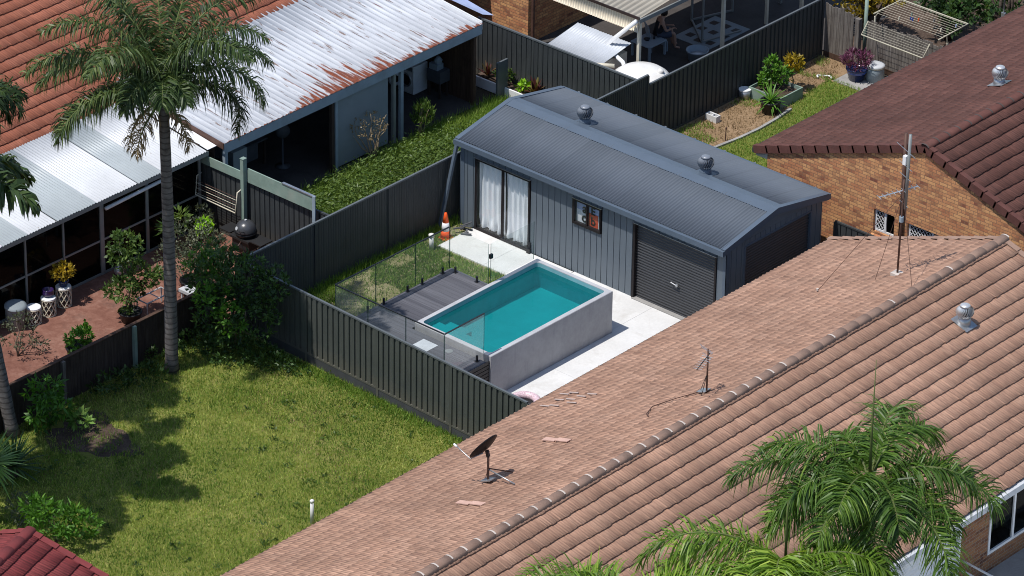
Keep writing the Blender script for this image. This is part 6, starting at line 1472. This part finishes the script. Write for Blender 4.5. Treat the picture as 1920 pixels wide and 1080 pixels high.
plant('yellow_plant', 'small plant with yellow leaves on the lattice stool', 'plant', (-4.27, -10.02, .70), [(-4.27, -10.02, .9)], [(-4.27, -10.02, .97, .29, .29, .20)], 420, .09, .06, 'leaf_yellow', 37, shell=.7)
plant('trailing_shrub', 'sparse small leaved shrub at the patio edge beside the cut off trunk', 'shrub', (-3.2, -12.6, .012), [(-3.1, -12.4, .8), (-3.5, -12.3, .9), (-2.8, -12.2, .5)], [(-3.25, -12.5, .65, .55, .5, .45), (-3.7, -12.1, .6, .35, .3, .35), (-2.7, -12.3, .35, .4, .35, .3)], 520, .085, .04, 'leaf_gray', 38, shell=.8, tint_c=.3)
plant('papaya_shrub', 'young papaya like shrub growing at the foot of the timber fence', 'shrub', (.05, -14.55, 0), [(.0, -14.6, 1.3), (.1, -14.4, .9)], [(0, -14.6, 1.15, .5, .5, .32), (.2, -14.5, .75, .42, .42, .3), (-.1, -14.75, .45, .35, .35, .3)], 620, .19, .08, 'leaf_bright', 39, shell=.8, droop=.5, tint_c=.28)
plant('pale_weed', 'pale variegated weed beside the papaya like shrub', 'plant', (.55, -14.0, 0), None, [(.55, -14.0, .3, .28, .28, .18)], 90, .20, .11, 'leaf_agave', 40, shell=.8)
plant('fence_weed', 'spreading green weed along the foot of the low timber fence', 'plant', (-.2, -12.0, 0), None, [(-.25, -12.2, .3, .4, .7, .3), (.05, -11.3, .25, .5, .6, .25), (-.3, -10.6, .25, .35, .5, .25)], 900, .12, .055, 'leaf_mid', 41, tint_c=.25)
def rosette(name, label, base, trunk, n, L, wd, leaf, seed, el=(1.3, -.5), cat='plant'):
    rng = np.random.default_rng(seed); t = thing(name, label, cat, base); tp = Vector(base) + Vector((0, 0, trunk))
    if trunk > .05: MB().tube([base, tp], [.13, .11], 9).build('trunk', M['bark_brown'], t, True)
    V = []; F = []; T = []
    for i in range(n):
        a = i * 2.4 + rng.normal(0, .1); e = el[0] + (el[1] - el[0]) * i / n + rng.normal(0, .08); d = np.array([math.cos(a) * math.cos(e), math.sin(a) * math.cos(e), math.sin(e)]); p = np.array(tp); sdv = np.array([-math.sin(a), math.cos(a), 0]); l = L * rng.uniform(.8, 1.1); b = len(V)
        for j, ww in enumerate((.6, 1.0, .8, .03)):
            V.append(p - sdv * wd / 2 * ww); V.append(p + sdv * wd / 2 * ww)
            if j < 3: p = p + d * l / 3; d = d + np.array([0, 0, -.13]); d = d / np.linalg.norm(d)
        tt = np.clip(rng.normal(.5, .2), 0, 1)
        for j in range(3): F.append((b + 2 * j, b + 2 * j + 1, b + 2 * j + 3, b + 2 * j + 2)); T.append(tt)
    make('leaves', V, F, M[leaf], t, tint=T)
    return t
rosette('yucca', 'spiky yucca with sword leaves above the red tiled roof', (2.15, -18.3, 0), 1.6, 110, .9, .07, 'leaf_agave', 51, (1.4, -.7))
rosette('spiky_plant', 'darker spiky plant behind the yucca at the picture edge', (1.0, -16.6, 0), .3, 60, .9, .06, 'leaf_dark', 52, (1.4, -.2))
rosette('lily', 'strappy green lily spilling from the big black pot', (1.85, 10.85, .36), 0, 44, .60, .045, 'leaf_bright', 53, (1.2, -.7))
rosette('bromeliad', 'red and lime bromeliad at the shed end of the garden bed', (-3.30, 6.85, .22), .05, 26, .48, .10, 'leaf_red', 54, (1.4, .2))
rosette('bromeliad', 'small dark red bromeliad at the carport end of the garden bed', (-5.0, 6.80, .22), .05, 16, .42, .07, 'leaf_red', 57, (1.4, .4))
plant('lime_bush', 'yellow green bush in the middle of the garden bed', 'plant', (-4.4, 6.8, .22), None, [(-4.4, 6.8, .48, .28, .2, .28)], 240, .11, .07, 'leaf_mid', 55, tint_c=.7)
plant('lime_bush', 'small lime plant beside the red and lime bromeliad', 'plant', (-3.68, 6.78, .22), None, [(-3.68, 6.78, .40, .16, .16, .16)], 70, .14, .10, 'leaf_lime', 56, tint_c=.3)
plant('fern_shrub', 'fern like bush in front of the red tiled roof', 'shrub', (3.9, -17.95, 0), [(3.9, -17.95, .8), (3.5, -17.8, .7), (4.2, -17.7, .7)], [(3.85, -17.95, .7, .7, .6, .3), (4.35, -17.6, .55, .5, .5, .28), (3.4, -18.05, .8, .4, .4, .25)], 1100, .17, .06, 'leaf_bright', 58, shell=.8, tint_c=.28)
plant('dry_shrub', 'brownish dry bush between the yucca and the fern like bush', 'shrub', (2.75, -18.0, 0), None, [(2.75, -17.9, .45, .4, .4, .4)], 420, .10, .04, 'leaf_gray', 59, tint_c=.6)
plant('vegetable_plant', 'tall bright green leafy plant in the green planter box', 'plant', (1.2, 11.6, .24), [(1.2, 11.6, 1.0), (1.5, 11.9, .9)], [(1.2, 11.65, .95, .22, .22, .28), (1.4, 11.85, .7, .32, .28, .28), (1.1, 11.55, .5, .22, .22, .22)], 700, .115, .075, 'leaf_bright', 60, shell=.7)
plant('yellow_bush', 'yellowing bush at the back corner of the green planter box', 'plant', (1.45, 12.35, 0), [(1.45, 12.35, .8)], [(1.45, 12.35, .85, .28, .28, .22)], 280, .13, .09, 'leaf_yellow', 61, tint_c=.35)
plant('purple_plant', 'bushy purple plant growing in the blue glazed pot', 'plant', (2.33, 14.1, .34), [(2.2, 14.1, .8), (2.5, 14.2, .8)], [(2.33, 14.1, .62, .42, .42, .24)], 620, .14, .035, 'leaf_purple', 62, shell=.7, up=.7)
plant('bare_shrub', 'mostly leafless tan shrub against the grey carport sheet', 'shrub', (-4.0, 1.05, 0), [(-4.3, .7, 1.2), (-3.9, 1.5, 1.35), (-4.1, 1.1, 1.45), (-3.7, 1.2, 1.1), (-4.2, .5, 1.0), (-4.0, 1.65, 1.0), (-4.25, 1.0, 1.3), (-3.8, .8, 1.25)], [(-4.05, 1.0, 1.15, .5, .55, .35)], 420, .07, .03, 'leaf_dry', 63, stem_mat='drybranch', r0=.028)
plant('cactus_shrub', 'upright yellow green cactus like shrub at the carport edge', 'shrub', (-4.0, 3.05, 0), [(-4.1, 2.9, 1.0), (-3.9, 3.2, .95), (-4.0, 3.0, 1.1), (-4.15, 3.2, .85), (-3.85, 2.9, .8)], [(-4.0, 3.05, .75, .32, .35, .4)], 380, .17, .05, 'leaf_mid', 64, up=1.6, tint_c=.7, stem_mat='drybranch')
# trees beyond the timber fence
def bgtree(label, x, y, h, rx, n, leaf, seed, tc=.35, L=.22):
    t = thing('garden_tree', label, 'tree', (x, y, 0), 'trees beyond the timber fence'); rnd = random.Random(seed)
    branches('trunk', (x, y, 0), [(x + rnd.uniform(-.6, .6), y + rnd.uniform(-.6, .6), h * .8) for _ in range(5)], .12, M['bark_brown'], t, seed)
    bl = [(x + rnd.uniform(-rx, rx) * .7, y + rnd.uniform(-rx, rx) * .7, h * rnd.uniform(.45, .85), rx * rnd.uniform(.35, .6), rx * rnd.uniform(.35, .6), h * rnd.uniform(.14, .22)) for _ in range(9)]
    crown('crown', bl, n, L, L * .6, M[leaf], t, seed, tint_c=tc)
bgtree('yellow green garden tree behind the weathered paling panel', .9, 16.6, 2.0, 1.1, 1700, 'leaf_yellow', 71, .2, .15)
bgtree('dark garden tree behind the middle of the clothesline', 2.6, 18.0, 2.2, 1.2, 2200, 'leaf_dark', 72, .35, .15)
bgtree('dense dark garden tree behind the far end of the clothesline', 4.3, 18.4, 2.3, 1.3, 2200, 'leaf_dark', 73, .4, .15)
bgtree('shaded garden tree next to the slim aerial pole', 5.6, 19.6, 2.5, 1.4, 1800, 'leaf_dark', 74, .4, .15)
sheet('far_yard_ground', [(-1, 15.1), (7, 15.1), (7, 30), (-1, 30)], 0.0, M['soil'])

sheet('yard_lawn', [(2.05, 4.4), (6.6, 4.4), (6.6, 13.7), (1.8, 13.55), (1.9, 11.8), (2.2, 11.35), (2.31, 10.6), (2.36, 9.8), (2.32, 9.0), (2.2, 8.18), (2.1, 7.3)], .004, M['lawn'])

# ---- grass
def rect_s(rects):
    A = np.array([(b - a) * (d - c) for a, b, c, d in rects]); A = A / A.sum()
    def f(rng, n):
        k = rng.choice(len(rects), n, p=A); r = np.array(rects)[k]; u = rng.random((n, 2))
        return np.stack([r[:, 0] + u[:, 0] * (r[:, 1] - r[:, 0]), r[:, 2] + u[:, 1] * (r[:, 3] - r[:, 2])], 1)
    return f
def lawn_s(rng, n):
    P = rect_s([(-.68, 10.2, -20.5, -7.98)])(rng, n)
    k = (P[:, 1] > -21.0 + .93 * (P[:, 0] - 3.97)) & (P[:, 1] > -21.0 - .916 * (P[:, 0] - 3.97))
    bare = ((P[:, 0] - .95) / 1.0) ** 2 + ((P[:, 1] + 14.1) / .75) ** 2 < 1 + .5 * vnoise(P, 2.2, 4)
    k &= ~(bare & (rng.random(n) < .95)); return P[k]
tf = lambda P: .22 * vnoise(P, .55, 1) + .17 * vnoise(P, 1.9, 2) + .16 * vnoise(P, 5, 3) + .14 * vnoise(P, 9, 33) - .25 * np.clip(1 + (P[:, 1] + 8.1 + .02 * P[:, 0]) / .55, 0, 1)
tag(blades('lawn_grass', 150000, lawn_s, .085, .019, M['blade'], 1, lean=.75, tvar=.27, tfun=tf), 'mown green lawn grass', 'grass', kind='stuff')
def thatch_s(rng, n):
    P = rect_s([(-.5, 10.0, -20.0, -8.5)])(rng, n); return P[(vnoise(P, .7, 61) + .6 * vnoise(P, 2.4, 62) + .05 * (P[:, 0] - 4)) > .38]
tag(blades('dry_thatch', 26000, thatch_s, .06, .02, M['blade_dry'], 9, lean=1.0), 'dry straw coloured patches showing through the lawn', 'grass', kind='stuff')
rngl = np.random.default_rng(91); lw_ = lawn_s(rngl, 260)[:150]
wl_ = [(p[0], p[1], .03, rngl.uniform(.05, .16), rngl.uniform(.05, .16), .035) for p in lw_]
tag(crown('lawn_weeds', wl_, 2600, .07, .045, M['leaf_mid'], None, 92, tint_c=.45), 'small flat weeds scattered through the mown lawn', 'weeds', kind='stuff')
def lush_s(rng, n):
    P = rect_s([(1.2, 10.0, -8.75, -8.02)])(rng, n); Q = rect_s([(-.65, 4.0, -20.0, -8.4)])(rng, n)
    Q = Q[(vnoise(Q, .8, 44) + .5 * vnoise(Q, 2.3, 45)) > .42]
    return np.concatenate([P[rng.random(len(P)) < np.exp((P[:, 1] + 8.02) / .25)], Q])
tag(blades('lush_grass', 12000, lush_s, .15, .02, M['blade_rank'], 8, lean=.7, tfun=lambda P: -.15 + .15 * vnoise(P, 2, 46)), 'longer green tufts in the lawn along the fences', 'grass', kind='stuff')
pa = [(1.9 + .25 * math.sin(i), 0) for i in range(3)]
sp = []
for i in range(26):
    a = 2 * PI * i / 26; rr = 1 + .22 * math.sin(3 * a + 1) + .12 * math.sin(7 * a); sp.append((.95 + 1.2 * rr * math.cos(a), -14.05 + .9 * rr * math.sin(a)))
sheet('bare_soil_patch', sp, .006, M['soil'])
def strip_s(rng, n):
    P = rect_s([(-4.25, -.33, -4.2, 6.4)])(rng, n)
    return P[(P[:, 0] > -3.95 + .35 * vnoise(P, 1.2, 6)) | (rng.random(len(P)) < .25)]
tag(blades('overgrown_grass', 70000, strip_s, .27, .026, M['blade_rank'], 2, lean=.55, tfun=lambda P: .22 * vnoise(P, .9, 5) + .1 * vnoise(P, 4, 8) - .2 * (P[:, 1] > 5.2)), 'rank overgrown grass and weeds between the carport and the shaded fence', 'grass', kind='stuff')
rngw = np.random.default_rng(77)
wb = [(rngw.uniform(-4.0, -.7), rngw.uniform(-3.6, 5.0), rngw.uniform(.08, .42), rngw.uniform(.12, .5), rngw.uniform(.12, .5), rngw.uniform(.08, .24)) for _ in range(90)] + [(rngw.uniform(-4.1, -.8), rngw.uniform(-3.2, 4.8), rngw.uniform(.35, .6), .22, .22, .22) for _ in range(26)]
o = crown('weeds', wb, 19000, .11, .038, M['leaf_mid'], None, 78, tint_c=.75, up=.6); tag(o, 'leafy green weeds growing through the rank grass', 'weeds', kind='stuff')
def yard_s(rng, n):
    P = rect_s([(-.2, 2.8, -7.7, -1.25), (2.8, 4.2, -3.35, -1.25), (-.2, .5, -1.25, .1)])(rng, n)
    dry = vnoise(P, 1.0, 9) + .5 * vnoise(P, 2.6, 10)
    return P[(dry < .30) | (rng.random(len(P)) < .15)]
tag(blades('pool_yard_grass', 40000, yard_s, .11, .022, M['blade_rank'], 3, lean=.8, tfun=lambda P: -.05 + .2 * vnoise(P, 1.6, 12)), 'patchy grass and weeds inside the pool yard', 'grass', kind='stuff')
def edge_s(rng, n):
    y = rng.uniform(-7.6, .2, n); return np.stack([-.2 + np.abs(rng.normal(0, .14, n)), y], 1)
tag(blades('fence_edge_grass', 2600, edge_s, .22, .024, M['blade_rank'], 6, lean=.6, tfun=lambda P: -.1 + 0 * P[:, 0]), 'taller weeds along the foot of the shaded fence', 'grass', kind='stuff')
def dry_s(rng, n):
    P = rect_s([(.7, 5.9, 4.5, 14.65)])(rng, n); e = np.interp(P[:, 1], [4, 7.3, 8.2, 9.8, 11.35, 14.7], [2.0, 2.05, 2.16, 2.31, 2.17, 1.6])
    return P[(P[:, 0] < e)]
def green_s(rng, n):
    P = rect_s([(1.7, 6.0, 4.5, 13.7)])(rng, n); e = np.interp(P[:, 1], [4, 7.3, 8.2, 9.8, 11.35, 11.6, 13.7], [2.0, 2.1, 2.25, 2.40, 2.27, 1.9, 1.75])
    return P[(P[:, 0] > e)]
tag(blades('dry_grass', 16000, dry_s, .10, .02, M['blade_dry'], 4, lean=1.0, tfun=lambda P: .2 * vnoise(P, 1.3, 13)), 'straw coloured dry grass in the rear yard', 'grass', kind='stuff')
tag(blades('yard_grass', 36000, green_s, .10, .02, M['blade_rank'], 5, lean=.7, tfun=lambda P: .15 * vnoise(P, 1.5, 14)), 'green grass strip beside the dark chocolate roof', 'grass', kind='stuff')
def tuft_s(rng, n):
    P = rect_s([(.7, 1.9, 4.5, 14.5)])(rng, n); return P[vnoise(P, 1.1, 16) + .4 * vnoise(P, 3, 18) > .12]
tag(blades('yard_tufts', 8000, tuft_s, .13, .02, M['blade_rank'], 7, lean=.8), 'green tufts growing through the dry grass', 'grass', kind='stuff')
